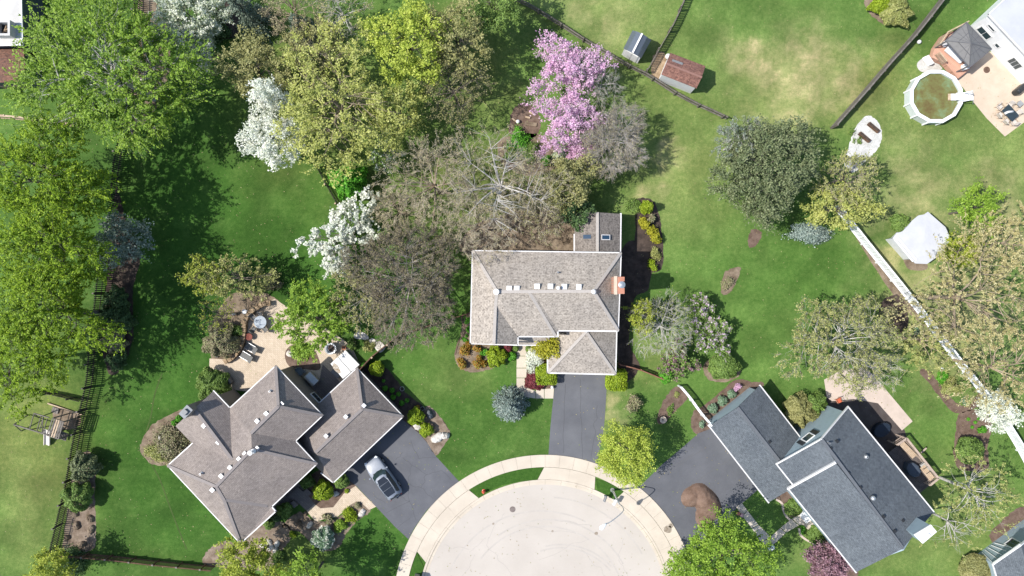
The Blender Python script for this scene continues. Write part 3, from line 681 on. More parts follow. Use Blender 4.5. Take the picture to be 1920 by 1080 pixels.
# ---- left house -----------------------------------------------------------
H2 = thing('house', 'large left house with brown grey many-gabled roof, behind the parked silver car', 'house', W(500, 830, 0))
E = 5.0; q = lambda x, y, z=5.0: W(x, y, z)
a, b, c_, d_ = q(517, 686), q(605, 779), q(554, 827), q(431, 765); A1, A2 = q(522, 762, 7.0), q(471, 812, 7.0); e = q(594, 870); B1, B2, B3 = q(472, 842, 7.2), q(405, 912, 7.2), q(420, 937, 6.75)
g, h, i_, j, k_ = q(509.5, 950), q(517, 959), q(451, 1019), q(314.5, 873), q(360.5, 831.5); C1, C2 = q(364, 766, 6.5), q(435, 861, 6.6); l, m_ = q(400.5, 733), q(329, 799)
r2 = roof(H2, [[a, b, A1], [A1, b, c_, A2], [A2, c_, e, B1], [B1, e, g, B3, B2], [B3, g, h, i_], [j, B2, B3, i_], [k_, C2, B1, B2, j], [d_, a, A1, A2, B1, C2], [l, d_, C2, C1], [m_, C1, C2, k_]], SH2)
caps(r2, [(a, A1), (b, A1), (A1, A2), (B1, e), (B1, B2), (B2, j), (B2, B3), (B3, i_), (C1, C2), (B3, (B3 + (g - B3) * .9))], CAP2)
gutters(r2, [[a, b], [b, c_], [c_, e], [e, g], [g, h], [h, i_], [i_, j], [j, k_], [d_, l], [a, d_]], w=.11)
wall(H2, [a, b, c_, e, g, h, i_, j, k_, m_, l, d_], 4.9, WALL2); gable(H2, l, m_, C1, WALL2, 4.8)
for x, y, z in ((529, 757, 6.6), (500, 775, 6.8), (483, 789, 6.8), (483, 840, 6.9), (460, 850, 7), (449, 860, 7), (432, 876, 7), (415.5, 892, 7), (399, 918, 7), (410, 829, 6.3), (383, 798, 6.4)):
    box_vent(r2, x, y, z - .1, R_(-43), M_METAL, .30)
pipe_vent(r2, 508, 733, 5.9, .09, .45); pipe_vent(r2, 379, 887, 6.3, .09, .45); pipe_vent(r2, 474, 846, 7.2, .12, .6, M_WHITE, True)
cq = W(349, 772, 7.4); ch2 = MB().box((cq.x, cq.y, 3.7), (1.05, .68, 7.4), R_(47)).build('chimney', WALL2, r2); MB().box((cq.x, cq.y, 7.45), (1.12, .72, .08), R_(47)).build('chimney_cap', mat_plain('grey_metal_cap', (.22, .235, .25), .6), ch2)
MB().box((cq.x, cq.y, 7.6), (.45, .4, .25), R_(47)).build('flue', M_GREY, ch2)
G = 2.8
n, o_, p_ = W(669, 690, G), W(756, 781, G), W(625, 905, G); q4, r4 = W(560, 845, G), W(600, 754, G); G1, G2 = W(679, 767, 4.6), W(592, 848, 4.6); r5 = W(556, 795, G)
r2g = roof(H2, [[n, o_, G1], [G1, o_, p_, G2], [n, G1, G2, q4, r5, r4], [G2, p_, q4]], SH2, name='garage_roof')
caps(r2g, [(n, G1), (o_, G1), (G1, G2)], CAP2); gutters(r2g, [[n, r4], [n, o_], [o_, p_], [p_, W(602, 887, G)]], w=.11)
wall(H2, [n, o_, p_, q4, r5, r4], 2.7, WALL2, name='garage_wall')
for x, y, z in ((683, 760, 4.4), (649, 781, 4.5), (612, 817, 4.5)): box_vent(r2g, x, y, z, R_(-43), M_METAL, .3)
# wall window and AC grille on the NE wall of the left house
A0, B0 = Vector(inset([a, b, c_, e, g, h, i_, j, k_, m_, l, d_], .4)[0]), Vector(inset([a, b, c_, e, g, h, i_, j, k_, m_, l, d_], .4)[1])
dd = (B0 - A0).normalized(); nn = Vector((-dd.y, dd.x)); nn = nn if nn.x > 0 else -nn
pc = A0 + (B0 - A0) * .74; window(H2, (pc.x + nn.x * .02, pc.y + nn.y * .02, 1.5), (dd.x, dd.y, 0), (nn.x, nn.y, 0), 1.3, 1.2)
po = sheet('porch_step', [(577, 915), (586, 923), (578, 930), (569, 921)], .3, M_PAVERD, False, thick=.3, kind='structure')
sheet('porch_step', [(553, 936), (562, 944), (554, 950), (545, 942)], .45, M_PAVERD, False, thick=.45)
sheet('porch_step', [(560, 912), (576, 928), (560, 944), (540, 930)], .16, M_PAVERD, False, thick=.16)

# ---- right house ----------------------------------------------------------
H3 = thing('house', 'right house with charcoal shingle roof, blue grey gable and white chimney chase', 'house', W(1570, 900, 0))
G = 2.8
a, pk, b, c_ = W(1330, 799, G), W(1383, 764, 4.5), W(1425, 723, G), W(1441, 942, G); d_, e = W(1496, 909, 4.5), W(1536, 866, G)
r3g = roof(H3, [[a, pk, d_, c_], [pk, b, e, d_]], SH3, name='garage_roof'); caps(r3g, [(pk, d_)], CAP3); gutters(r3g, [[a, c_], [b, W(1510, 833, G)]], w=.15)
wall(H3, [a, b, e, c_], 2.7, WALL3, name='garage_wall'); gable(H3, b, a, pk, WALL3, 2.6); 
gutters(r3g, [[a + Vector((.05, .05, 0)), a + (pk - a) * .06]], w=.3, name='downspout')
E = 5.2
Nc, P1, Sc = W(1590, 763, E), W(1540, 823, 7.5), W(1456, 870, E); P2 = W(1693, 1028, 7.5); Rc = W(1751, 960, E); Lc = W(1605, 1073, 5.05); Lb = W(1478, 916, 5.05); Pm = W(1567, 868, 7.5); Sm = W(1487, 909, E); Pm2 = W(1566.2, 867, 7.62); P2b = P2
r3 = roof(H3, [[Nc, Rc, P2, Pm, P1], [Sc, P1, Pm, Sm]], SH3); 
r3b = roof(H3, [[Pm2, P2b + Vector((0, 0, .06)), Lc, Lb]], SH3, name='front_roof')
caps(r3, [(P1, P2)], CAP3); gutters(r3, [[Nc, Rc], [Sc, Sm]], w=.15); gutters(r3b, [[Lb, Lc]], w=.15); gutters(r3, [[Sc, P1], [P1, Nc]], w=.10, h=.2, name='rake_board'); gutters(r3b, [[Lb, Pm2]], w=.17, h=.3, name='rake_board')
wall(H3, [Nc, Rc, Lc, Lb, Sm, Sc], 5.0, WALL3); gable(H3, Nc, Sc, P1, WALL3, 4.9); gable(H3, Lc, Rc, P2, WALL3, 4.9)
for x, y, z in ((1590, 887, 7.3), (1612, 914, 7.3), (1656, 968, 7.3), (1677, 995, 7.3), (1569, 827, 6.9), (1557, 840, 7.2), (1692, 975, 6.6), (1442, 828, 4.2)): box_vent(r3 if x > 1500 else r3g, x, y, z - .1, R_(-52), M_BLACK, .22)
round_vent(r3, 1635, 933, 7.25, .25, M_METAL); pipe_vent(r3, 1551, 829, 7.2, .08, .55); pipe_vent(r3, 1625, 857, 6.5, .1, .12, M_METAL)
cq = [W(1745, 985, 8.2), W(1755, 997, 8.2), W(1730, 1018, 8.2), W(1715, 1003, 8.2)]
ch3 = MB().prism([(v.x, v.y) for v in cq], 0, 8.1).build('chimney', WALL3, H3); MB().prism(inset(cq, -.05), 8.1, 8.22).build('chimney_cap', M_WHITE, ch3)
MB().lathe(W(1740, 1003, 8.22), [(.17, 0), (.17, .12), (.12, .14), (.01, .14)], 12).build('flue', M_WHITEG, ch3)
# window with shutters in the blue gable
fp = [Vector(v) for v in inset([Nc, Rc, Lc, Lb, Sm, Sc], .4)]; gd_ = (Vector((Nc.x, Nc.y)) - Vector((Sc.x, Sc.y))).normalized(); gn = Vector((-gd_.y, gd_.x)); gn = gn if gn.x < 0 else -gn
mid = Vector((Sc.x, Sc.y)) + gd_ * ((Vector((Nc.x, Nc.y)) - Vector((Sc.x, Sc.y))).length * .47)
wc = mid - gn * .29
win = window(H3, (wc.x, wc.y, 4.3), (gd_.x, gd_.y, 0), (gn.x, gn.y, 0), 1.0, 1.2, (2, 2))
for s in (-1, 1):
    sc = wc + gd_ * s * .85 + gn * .03; MB().bar((sc.x - gd_.x * .2, sc.y - gd_.y * .2, 4.3), (sc.x + gd_.x * .2, sc.y + gd_.y * .2, 4.3), .05, 1.3).build('shutter', M_BLACK, H3)

# ---- white house, top right ------------------------------------------------
H4 = thing('house', 'white sided house with flat pale grey roof by the pool', 'house', W(1890, 60, 0))
z4 = 3.3
a, b, c_, d_ = W(1853, 27, z4), W(2010, 196, z4), W(2190, 30, z4), W(2010, -120, z4)
mg = mat_noise('pale_grey_membrane', (.41, .42, .45), (.46, .47, .50), .5, 12, .8, .15, fineamt=.06)
r4_ = roof(H4, [[a, b, c_, d_]], mg); gutters(r4_, [[a, b], [a, d_]], w=.12)
w4 = wall(H4, [a, b, c_, d_], 2.85, WALLW, .2)
dv = (Vector((b.x, b.y)) - Vector((a.x, a.y))).normalized(); nv = Vector((-dv.y, dv.x)); nv = nv if nv.x < 0 else -nv
fa = Vector(inset([a, b, c_, d_], .2)[0])
def on4(t, z, o=.02): v = fa + dv * t + nv * o; return (v.x, v.y, z)
for t, z, w, h, pn in ((1.2, 2.2, .9, .35, (1, 1)), (1.3, 1.05, 1.5, .9, (2, 1)), (3.1, 1.2, .5, .5, (1, 1)), (5.6, 1.3, 1.3, 1.1, (3, 1))):
    window(w4, on4(t, z), (dv.x, dv.y, 0), (nv.x, nv.y, 0), w, h, pn)
# ---- top left buildings
H5 = thing('house', 'white flat-roofed building cut by the top left corner', 'house', W(0, 30, 0))
a5 = [W(-160, -120, 3.4), W(35, -120, 3.4), W(41, 83, 3.4), W(-160, 88, 3.4)]
mw = mat_noise('white_membrane', (.46, .45, .43), (.54, .53, .51), .8, 12, .8, .12, fineamt=.06)
r5_ = roof(H5, [a5], mw); wall(H5, a5, 3.3, mat_siding('dark_blue_siding', (.07, .09, .10)), .1)
gutters(r5_, [[a5[1], a5[2]], [a5[2], a5[3]]], M_WHITE, .22, .12, 'parapet')
cx = W(10, 55, 3.8); mbb = MB()
for s in (-1, 1): mbb.box(cx + Vector((s * .62, 0, 0)), (.22, 1.5, .8)); mbb.box(cx + Vector((0, s * .64, 0)), (1.02, .22, .8))
ch5 = mbb.build('chimney', mat_noise('white_block', (.55, .54, .52), (.62, .61, .59), 2, 14), r5_)
MB().box(cx + Vector((0, 0, -.3)), (1.0, 1.0, .1)).build('opening_floor', M_BLACK, ch5)  # black plate set inside the chimney opening
rr = MB(); rl = random.Random(2)
for i in range(5): rr.tube([cx + Vector((rl.uniform(-.35, .35), rl.uniform(-.35, .35), -.15 + .05 * i)), cx + Vector((rl.uniform(-.35, .35), rl.uniform(-.35, .35), -.1 + .05 * i))], .07, 6)
rr.build('brick_rubble', M_ROCKT, ch5)
SB = thing('outbuilding', 'red brown shingled outbuilding at the left edge, above the tan board fence', 'shed', W(10, 125, 0))
a6 = [W(-140, 92, 2.3), W(44, 91, 2.3), W(46, 153, 2.3), W(-140, 160, 2.3)]; rg = [W(-140, 122, 3.1), W(46.5, 120, 3.1)]
r6_ = roof(SB, [[a6[0], a6[1], rg[1], rg[0]], [a6[3], a6[2], rg[1], rg[0]]], SHR); wall(SB, a6, 2.2, mat_siding('grey_green_siding', (.10, .12, .12)), .15); gable(SB, a6[2], a6[1], rg[1], mat_siding('grey_green_siding', (.10, .12, .12)), 2.1, over=.15)
# ---- bottom right house
H6 = thing('house', 'dark-roofed house with blue grey gable at the bottom right corner', 'house', W(1910, 1070, 0))
a7, b7, c7 = W(1862, 1058, 2.7), W(1914, 1022, 4.4), W(1960, 985, 2.7); e7 = W(1960, 1170, 4.4); d7 = W(1905, 1200, 2.7); f7 = W(2020, 1130, 2.7)
r7 = roof(H6, [[a7, b7, e7, d7], [b7, c7, f7, e7]], SH3); wall(H6, [a7, c7, f7, d7], 2.6, WALL3, .2); gable(H6, c7, a7, b7, WALL3, 2.5, over=.2)
gutters(r7, [[a7, b7], [b7, c7]], M_WHITE, .1, .22, 'rake_board'); gutters(r7, [[a7, d7]], w=.15)
dv7 = (Vector((c7.x, c7.y)) - Vector((a7.x, a7.y))).normalized(); nv7 = Vector((-dv7.y, dv7.x)); nv7 = nv7 if nv7.x < 0 else -nv7; A7 = Vector((a7.x, a7.y))
v7 = A7 + dv7 * 3.1 - nv7 * .17; window(H6, (v7.x, v7.y, 1.8), (dv7.x, dv7.y, 0), (nv7.x, nv7.y, 0), 1.0, 1.2)
v7 = A7 + dv7 * 1.4 - nv7 * .13; lt = MB()
for s in range(5): x = v7 + dv7 * (s * .4 - .8); lt.bar((x.x, x.y, .3), (x.x + dv7.x * .2 * (s - 2), x.y + dv7.y * .2 * (s - 2), 2.2), .06, .06)
lt.build('lattice', M_WHITE, H6)
MB().prism([(p.x, p.y) for p in [W(1853, 1042, .5), W(1862, 1038, .5), W(1872, 1048, .5), W(1862, 1058, .5)]], 0, .5).build('porch_platform', M_TANWD, H6)

# ---- sheds ------------------------------------------------------------------
SA = thing('shed', 'small white shed with blue grey metal barn roof beside the fence junction', 'shed', W(1193, 85, 0))
s1, s2, s3 = W(1169, 91, 1.9), W(1186, 99, 2.75), W(1202, 109.5, 1.9); n1, n2, n3 = W(1186, 57, 1.9), W(1204, 63, 2.75), W(1221, 75, 1.9)
x1, x2 = W(1176, 94.3, 2.5), W(1195.5, 104.5, 2.5); y1, y2 = W(1194, 59, 2.5), W(1213.5, 69.5, 2.5)
msh = mat_plain('blue_grey_sheet_metal', (.13, .155, .185), .4, .3)
rA = roof(SA, [[s1, x1, y1, n1], [x1, s2, n2, y1], [s2, x2, y2, n2], [x2, s3, n3, y2]], msh, .05)
MB().bar(s2 + Vector((0, 0, .05)), n2 + Vector((0, 0, .05)), .18, .06).build('ridge_cap', M_WHITE, rA)
rib = MB()
for k in range(1, 9):
    t = k / 9; 
    for (u0, u1), (v0, v1) in (((s1, n1), (x1, y1)), ((x1, y1), (s2, n2)), ((s2, n2), (x2, y2)), ((x2, y2), (s3, n3))): rib.bar(u0.lerp(u1, t) + Vector((0, 0, .02)), v0.lerp(v1, t) + Vector((0, 0, .02)), .03, .03)
rib.build('roof_rib', msh, rA)
fp = inset([s1, s3, n3, n1], .08); MB().prism(fp, 0, 1.85).build('wall', WALLW, SA)
for (p0, p1, p2, p3, p4) in ((s1, x1, s2, x2, s3), (n1, y1, n2, y2, n3)):
    cen = (s2 + n2) / 2; dv = (Vector((cen.x, cen.y, 0)) - Vector(((p0.x + p4.x) / 2, (p0.y + p4.y) / 2, 0))).normalized() * .06
    V_ = [Vector((p.x, p.y, max(p.z - .03, 0))) + dv for p in (p0, p1, p2, p3, p4)]; V2_ = [v + dv for v in V_]
    MB().add(V_ + V2_, [(0, 1, 2, 3, 4), (9, 8, 7, 6, 5)] + [(i, i + 5, (i + 1) % 5 + 5, (i + 1) % 5) for i in range(5)]).build('gable_wall', WALLW, SA)
dc = (s1 + s3) / 2; ddir = (Vector(fp[1]) - Vector(fp[0])).normalized(); dn = Vector((-ddir.y, ddir.x)); dn = dn if dn.y < 0 else -dn
m0 = (Vector(fp[0]) + Vector(fp[1])) / 2 + dn * .03
for s in (-1, 1): x = m0 + ddir * s * .36; MB().bar((x.x - ddir.x * .33, x.y - ddir.y * .33, .9), (x.x + ddir.x * .33, x.y + ddir.y * .33, .9), .05, 1.7).build('door', M_WHITE, SA)
SBd = thing('shed', 'white shed with red brown shingle roof standing on the yellowed lawn', 'shed', W(1280, 135, 0))
a, b, c_, d_ = W(1257, 99, 2.2), W(1323, 124, 2.2), W(1306, 166, 2.2), W(1240, 140, 2.2); u, v = W(1249, 119, 3.0), W(1315.5, 145, 3.0)
SHB = mat_shingle('rust_shingles', (.24, .125, .10), (.15, .085, .075), (.30, .16, .125), speck=1)
rB = roof(SBd, [[a, b, v, u], [d_, c_, v, u]], SHB); caps(rB, [(u, v)], mat_plain('rust_ridge', (.24, .13, .105), .9), .2)
MB().prism(inset([a, b, c_, d_], .1), 0, 2.1).build('wall', WALLW, SBd); gable(SBd, b, c_, v, WALLW, 2.0, .1, .1); gable(SBd, d_, a, u, WALLW, 2.0, .1, .1)
pt = W(1270, 117, 2.72); MB().box(pt, (1.1, .28, .02), R_(-20), R_(22)).build('roof_patch', M_GREY, rB)
pav_ = thing('pavilion', 'white-roofed garden pavilion with stepped edge beside the round green bush', 'pavilion', W(1730, 450, 0))
out = [(1740, 397), (1773, 426), (1779, 440), (1785, 451), (1762, 478), (1738, 495), (1716, 494), (1700, 476), (1674, 447), (1681, 437), (1692, 434), (1703, 423), (1711, 413), (1722, 404), (1733, 402)]
pts = [W(x, y, 2.5) for x, y in out]; cpk = W(1732, 447, 2.62)
mwr = mat_noise('white_fabric', (.44, .45, .485), (.49, .50, .535), .7, 6, .8, .1, fineamt=.05)
rP = roof(pav_, [[pts[i], pts[(i + 1) % len(pts)], cpk] for i in range(len(pts))], mwr, .08)
for k, (x0, y0, x1, y1) in enumerate(((1677, 448, 1712, 490), (1682, 445, 1718, 488))): MB().bar(W(x0, y0, 2.62), W(x1, y1, 2.62), .2, .08).build('edge_board', M_WHITE, rP)
MB().prism(inset(pts, .5), 0, 2.35).build('wall', mat_siding('white_siding2', (.6, .62, .64)), pav_)
sheet('patio', [(1672, 455), (1700, 445), (1740, 500), (1705, 505), (1690, 480)], .009, M_LITTER)
# ================================================================ FENCES
def path_pts(px, n): return smooth_loop([Vector(v) for v in WL(px)], n, False)
def along(P, step):
    out = []; acc = 0.0
    for i in range(len(P) - 1):
        L = (P[i + 1] - P[i]).length
        while acc <= L: out.append((P[i].lerp(P[i + 1], acc / L), (P[i + 1] - P[i]).normalized())); acc += step
        acc -= L
    return out
def fence(name, label, px, h, step, mat, pw=.075, pt=.025, post=2.4, rails=(.25, .75), side=1, postmat=None, curve=1, postw=.11, capmat=None, railw=.045, group=None):
    P = path_pts(px, 5) if curve else [Vector(v) for v in WL(px)]
    root = thing(name, label, 'fence', tuple(P[0]), group=group)
    me = bpy.data.meshes.new('picket'); tmp = MB().box((0, 0, h / 2), (pw, pt, h)); me.from_pydata(tmp.v, [], tmp.f); me.materials.append(mat)
    inv = Matrix.Translation(root.location).inverted(); rg = random.Random(7)
    for k, (c, d) in enumerate(along(P, step)):
        s = Vector((-d.y, d.x, 0)) * .035 * side
        o = bpy.data.objects.new('picket', me); COL.objects.link(o); o.parent = root; o.matrix_parent_inverse = inv
        o.location = c + s; o.rotation_euler = (rg.gauss(0, .008), rg.gauss(0, .008), math.atan2(d.y, d.x)); o.scale = (1, 1, rg.uniform(.985, 1.015))
    for r in rails:
        for i in range(0, len(P) - 1, 5 if curve else 1):
            j = min(i + (5 if curve else 1), len(P) - 1)
            if curve:
                mb = MB()
                for kk in range(i, j): mb.bar(P[kk] + Vector((0, 0, h * r)), P[kk + 1] + Vector((0, 0, h * r)), railw, .09)
                mb.build('rail', postmat or mat, root)
            else: MB().bar(P[i] + Vector((0, 0, h * r)), P[j] + Vector((0, 0, h * r)), railw, .09).build('rail', postmat or mat, root)
    if post:
        for c, d in along(P, post):
            s = Vector((-d.y, d.x, 0)) * -.07 * side
            ps = MB().box((c.x + s.x, c.y + s.y, (h + .08) / 2), (postw, postw, h + .08), math.atan2(d.y, d.x)).build('post', postmat or mat, root)
            if capmat: MB().box((c.x + s.x, c.y + s.y, h + .11), (postw + .05, postw + .05, .05), math.atan2(d.y, d.x)).build('post_cap', capmat, ps)
    return root
fence('picket_fence', 'long dark picket fence curving down the left side past the mulch beds and trees', [(265, -15), (264, 40), (262, 100), (248, 210), (226, 310), (218, 400), (198, 510), (190, 580), (182, 640), (176, 710), (165, 760), (150, 830), (138, 900), (124, 960), (106, 1035)], 1.5, .213, M_DARKWD, .10, .03, 2.4, (.2, .8), 1, capmat=M_GREYWD)
fence('picket_fence', 'dark brown picket fence along the bottom edge of the left house lawn', [(124, 1034), (220, 1042), (300, 1051), (405, 1061)], 1.3, .15, M_BRNWD, .08, .025, 2.4, (.2, .93), -1, capmat=M_GREYWD, railw=.09)
fence('fence', 'thin weathered rail fence running from the top of the lawn down to the big pine', [(966, 2), (1000, 19), (1050, 50), (1100, 82), (1140, 105), (1180, 128), (1210, 143), (1237, 160), (1262, 176), (1297, 195), (1330, 210), (1360, 224)], 1.05, .16, M_GREYWD, .08, .03, 2.7, (.25, .85), 1, railw=.09)
fence('fence', 'slatted fence climbing from the junction between the two sheds to the top edge', [(1210, 138), (1235, 93), (1262, 45), (1288, -15)], 1.35, .2, M_GREYWD, .12, .025, 2.4, (.2, .9), -1, postmat=M_GREYWD)
fence('board_fence', 'grey solid board fence between the yellowed lawn and the pool garden', [(1557, 240), (1610, 180), (1660, 122), (1710, 66), (1765, -5)], 1.5, .16, M_GREYWD, .15, .03, 2.4, (.2, .98), 1, railw=.14)
fence('vinyl_fence', 'long white vinyl fence running down the right side under the tan trees', [(1561, 388), (1600, 438), (1640, 488), (1682, 540), (1720, 588), (1758, 638), (1800, 692), (1845, 748), (1880, 800), (1910, 850), (1945, 920)], 1.6, .17, M_VINYL, .13, .03, 2.4, (.15, .97), 1, postw=.14, railw=.16)
fence('vinyl_fence', 'short white picket fence meeting the corner of the right house garage', [(1272, 722), (1290, 743), (1308, 768), (1328, 792)], 1.2, .15, M_VINYL, .07, .025, 1.9, (.15, .96), 1, postw=.13, railw=.13)
fence('fence', 'reddish brown fence from the garage side wall of the middle house to the lilac', [(1159, 682), (1195, 691), (1242, 710)], 1.1, .15, mat_noise('red_brown_wood', (.20, .085, .055), (.30, .15, .10), 2, 12), .08, .025, 2.2, (.2, .95), -1, railw=.09)
fence('fence', 'pale-railed dark picket fence leading down into the white feathery tree', [(597, 313), (612, 342), (630, 374), (646, 402)], 1.2, .16, M_DARKWD, .06, .03, 2.2, (.2, .8), 1, capmat=M_TANWD)
fence('fence', 'short dark picket fence behind the wooden playset', [(52, 730), (105, 737), (160, 750)], 1.2, .14, M_DARKWD, .07, .025, 2.4, (.2, .85), 1)
fence('board_fence', 'tan board fence crossing the grass at the left edge', [(-20, 219), (60, 226), (110, 232), (160, 240)], 1.2, .155, M_TANWD, .15, .03, 2.4, (.2, .97), -1, railw=.2)
fence('fence', 'white rail fence just below the red brown outbuilding', [(12, 166), (45, 165), (76, 161)], .9, .3, M_TANWD, .08, .03, 1.2, (.3, .95), -1, railw=.1)
fence('fence', 'brown board fence from the hot tub corner up past the flagstones', [(676, 694), (700, 668), (722, 650), (750, 627)], 1.25, .16, M_BRNWD, .14, .03, 2.0, (.2, .96), 1, railw=.1, capmat=M_TANWD)
fence('fence', 'low brown fence from the flagstone gate to the middle house', [(750, 627), (790, 615), (830, 603), (882, 586)], .9, .17, M_BRNWD, .08, .03, 2.4, (.3, .92), 1, railw=.1)

# ================================================================ PROPS
# retaining wall of stones
rw = thing('retaining_wall', 'curved stone retaining wall along the left side of the paver patio', 'wall', W(460, 620, 0))
P = smooth_loop([Vector(v) for v in WL([(427, 676), (440, 668), (452, 652), (459, 630), (461, 605), (468, 590), (482, 578), (497, 570), (508, 568)])], 8, False)
rg = random.Random(5)
P4 = along(P, .42)
for lvl in range(3):
    for k, (c, d) in enumerate(along(P, .55 if lvl < 2 else .42)):
        s = (rg.uniform(.44, .54) if lvl < 2 else rg.uniform(.34, .42), rg.uniform(.48, .56) if lvl == 2 else .42, .2)
        MB().box((c.x + rg.uniform(-.02, .02), c.y + rg.uniform(-.02, .02), .1 + .215 * lvl), s, math.atan2(d.y, d.x) + rg.uniform(-.05, .05)).build('stone', M_ROCKT, rw, bevel=.03)
def rock(px, py, r, mat, label, cat='boulder', h=.5, sx=1.0, rz=0.0, seed=0, group=None, name='boulder', z=0.0):
    rg = np.random.default_rng(seed + 100); mb = MB(); n = 14; prof = [(1.0, 0), (1.05, .3), (.85, .7), (.5, .95), (.02, 1.0)]
    c = W(px, py, z); r = r / S; b = len(mb.v)
    wob = 1 + .18 * np.sin(np.arange(n) * 2 * np.pi / n * 2 + seed) + rg.normal(0, .07, n)
    for i, (pr, pz) in enumerate(prof):
        for k in range(n):
            t = 2 * math.pi * k / n; rr = r * pr * wob[k] * (1 + rg.normal(0, .04)); x, y = rr * math.cos(t) * sx, rr * math.sin(t)
            mb.v.append((c.x + x * math.cos(rz) - y * math.sin(rz), c.y + x * math.sin(rz) + y * math.cos(rz), z + pz * h * (1 + rg.normal(0, .05))))
    for i in range(len(prof) - 1):
        for k in range(n): k2 = (k + 1) % n; mb.f.append((b + i * n + k, b + i * n + k2, b + (i + 1) * n + k2, b + (i + 1) * n + k))
    mb.f.append(tuple(b + (len(prof) - 1) * n + k for k in range(n)))
    return tag(mb.build(name, mat), label, cat, group)
rock(822, 820, 9, M_ROCKW, 'larger flat white boulder at the tip of the driveway bed', h=.45, sx=1.3, rz=.3, seed=1)
rock(835, 816, 7, M_ROCKW, 'tall narrow white boulder on the lawn edge of the driveway bed', h=.6, seed=2)
rock(783, 799, 8, M_ROCKW, 'white boulder between two round shrubs beside the driveway', h=.4, seed=3)
rock(806, 776, 8, mat_noise('shadow_toned_rock', (.10, .11, .12), (.2, .21, .22), 2, 9), 'boulder in the bed above the driveway, with shadow painted into its colour', h=.7, sx=.8, seed=4)  # shadow at this spot is painted into the boulder's dark colour
rock(601, 1052 - 50, 1, M_ROCKW, 'tiny white stone near the blue green shrub', h=.1, seed=5)
rock(581, 984, 5, M_ROCKW, 'pale boulder below the bend of the paver walk', h=.35, sx=1.4, rz=.6, seed=6)
rock(679, 961, 6, M_ROCKW, 'white stone in the small bed beside the driveway end of the walk', h=.35, sx=1.2, rz=.5, seed=7)
rock(628, 925, 6, M_ROCKW, 'grey white stone right of the bright round shrub', h=.3, seed=8)
rock(547, 663, 7, M_ROCKW, 'cream boulder in the patio island bed', h=.5, sx=1.2, rz=.4, seed=9)
rock(307, 820, 8, M_ROCKW, 'white rock pile inside the brown shrub west of the left house', h=.8, sx=.6, rz=.2, seed=10)
rock(406, 661, 8, M_ROCKW, 'white rock under the brown patio shrub', h=.7, sx=.7, rz=.3, seed=11)
for k, (x, y) in enumerate([(495, 1022), (508, 1026), (520, 1019), (517, 1031), (505, 1016)]):
    rock(x, y, 5, M_ROCKW, ('leftmost', 'second from left', 'topmost', 'lowest right', 'central')[k] + ' pale rock in the cluster above the bottom trees', h=.35, sx=1.2, rz=k, seed=20 + k, group='pale rocks above the bottom trees', name='rock')
for k, (x, y) in enumerate([(555, 968), (562, 980), (574, 974), (563, 988), (536, 988), (573, 963)]):
    rock(x, y, 4, M_LITTER, ('dead grass clump nearest the porch paving', 'middle dead grass clump, left of the pale boulder', 'dead grass clump just above the pale boulder', 'lowest dead grass clump in the porch bed', 'lone dead grass clump nearest the house roof edge', 'dead grass clump nearest the bend of the paver walk')[k], 'grass clump', h=.3, seed=30 + k, group='dead grass clumps in the porch bed', name='grass_clump')
for k, (x, y) in enumerate([(140, 963), (170, 972), (145, 985), (172, 992), (127, 1008), (155, 1020)]):
    rock(x, y, 7 if k != 4 else 5, M_LITTER, ('upper left', 'upper right', 'middle left', 'middle right', 'small lower left', 'bottom right')[k] + ' dead grass clump in the tan bed beside the dark fence', 'grass clump', h=.4, seed=40 + k, group='dead grass clumps in the tan bed', name='grass_clump')
fs_lbl = ['longest pale flagstone, nearest the patio tree', 'small pale flagstone in the middle of the three', 'broad pale flagstone beside the brown fence']
for k, pl in enumerate([[(666, 624), (680, 623), (691, 631), (690, 638), (678, 636), (665, 634)], [(692, 638), (698, 634), (704, 638), (702, 645), (693, 645)], [(702, 645), (712, 640), (722, 649), (721, 655), (713, 661), (705, 655)]]):
    o = sheet('flagstone', pl, .07, M_ROCKW, True, kind=None, thick=.07); tag(o, fs_lbl[k], 'flagstone')
# hot tub
ht = thing('hot_tub', 'white hot tub with a folded cover, tucked behind the garage corner', 'hot tub', W(643, 684, 0))
q4_ = [W(619, 682, .9), W(648, 656, .9), W(675, 684, .9), W(643, 711, .9)]; cc = sum(q4_, Vector()) / 4
MB().prism([(v.x, v.y) for v in q4_], 0, .82).build('shell', M_GREY, ht, bevel=.1)
mdA, mdB = (q4_[0] + q4_[1]) / 2, (q4_[2] + q4_[3]) / 2
for hh, (u0, u1, u2, u3) in enumerate(((mdA, q4_[1], q4_[2], mdB), (q4_[0], mdA, mdB, q4_[3]))):
    MB().prism(inset([u0, u1, u2, u3], .02), .82, .93).build('cover_panel', M_WHITE, ht, bevel=.05)
dl = sheet('leaf_puddle', [(630, 679), (638, 684), (643, 696), (638, 697), (629, 688)], .94, mat_noise('puddle_leaves', (.30, .20, .10), (.62, .60, .56), 3, 9), True, parent=ht)
MB().box(W(630, 700, .15), (1.0, .5, .3), R_(-43)).build('step', M_GREY, ht)
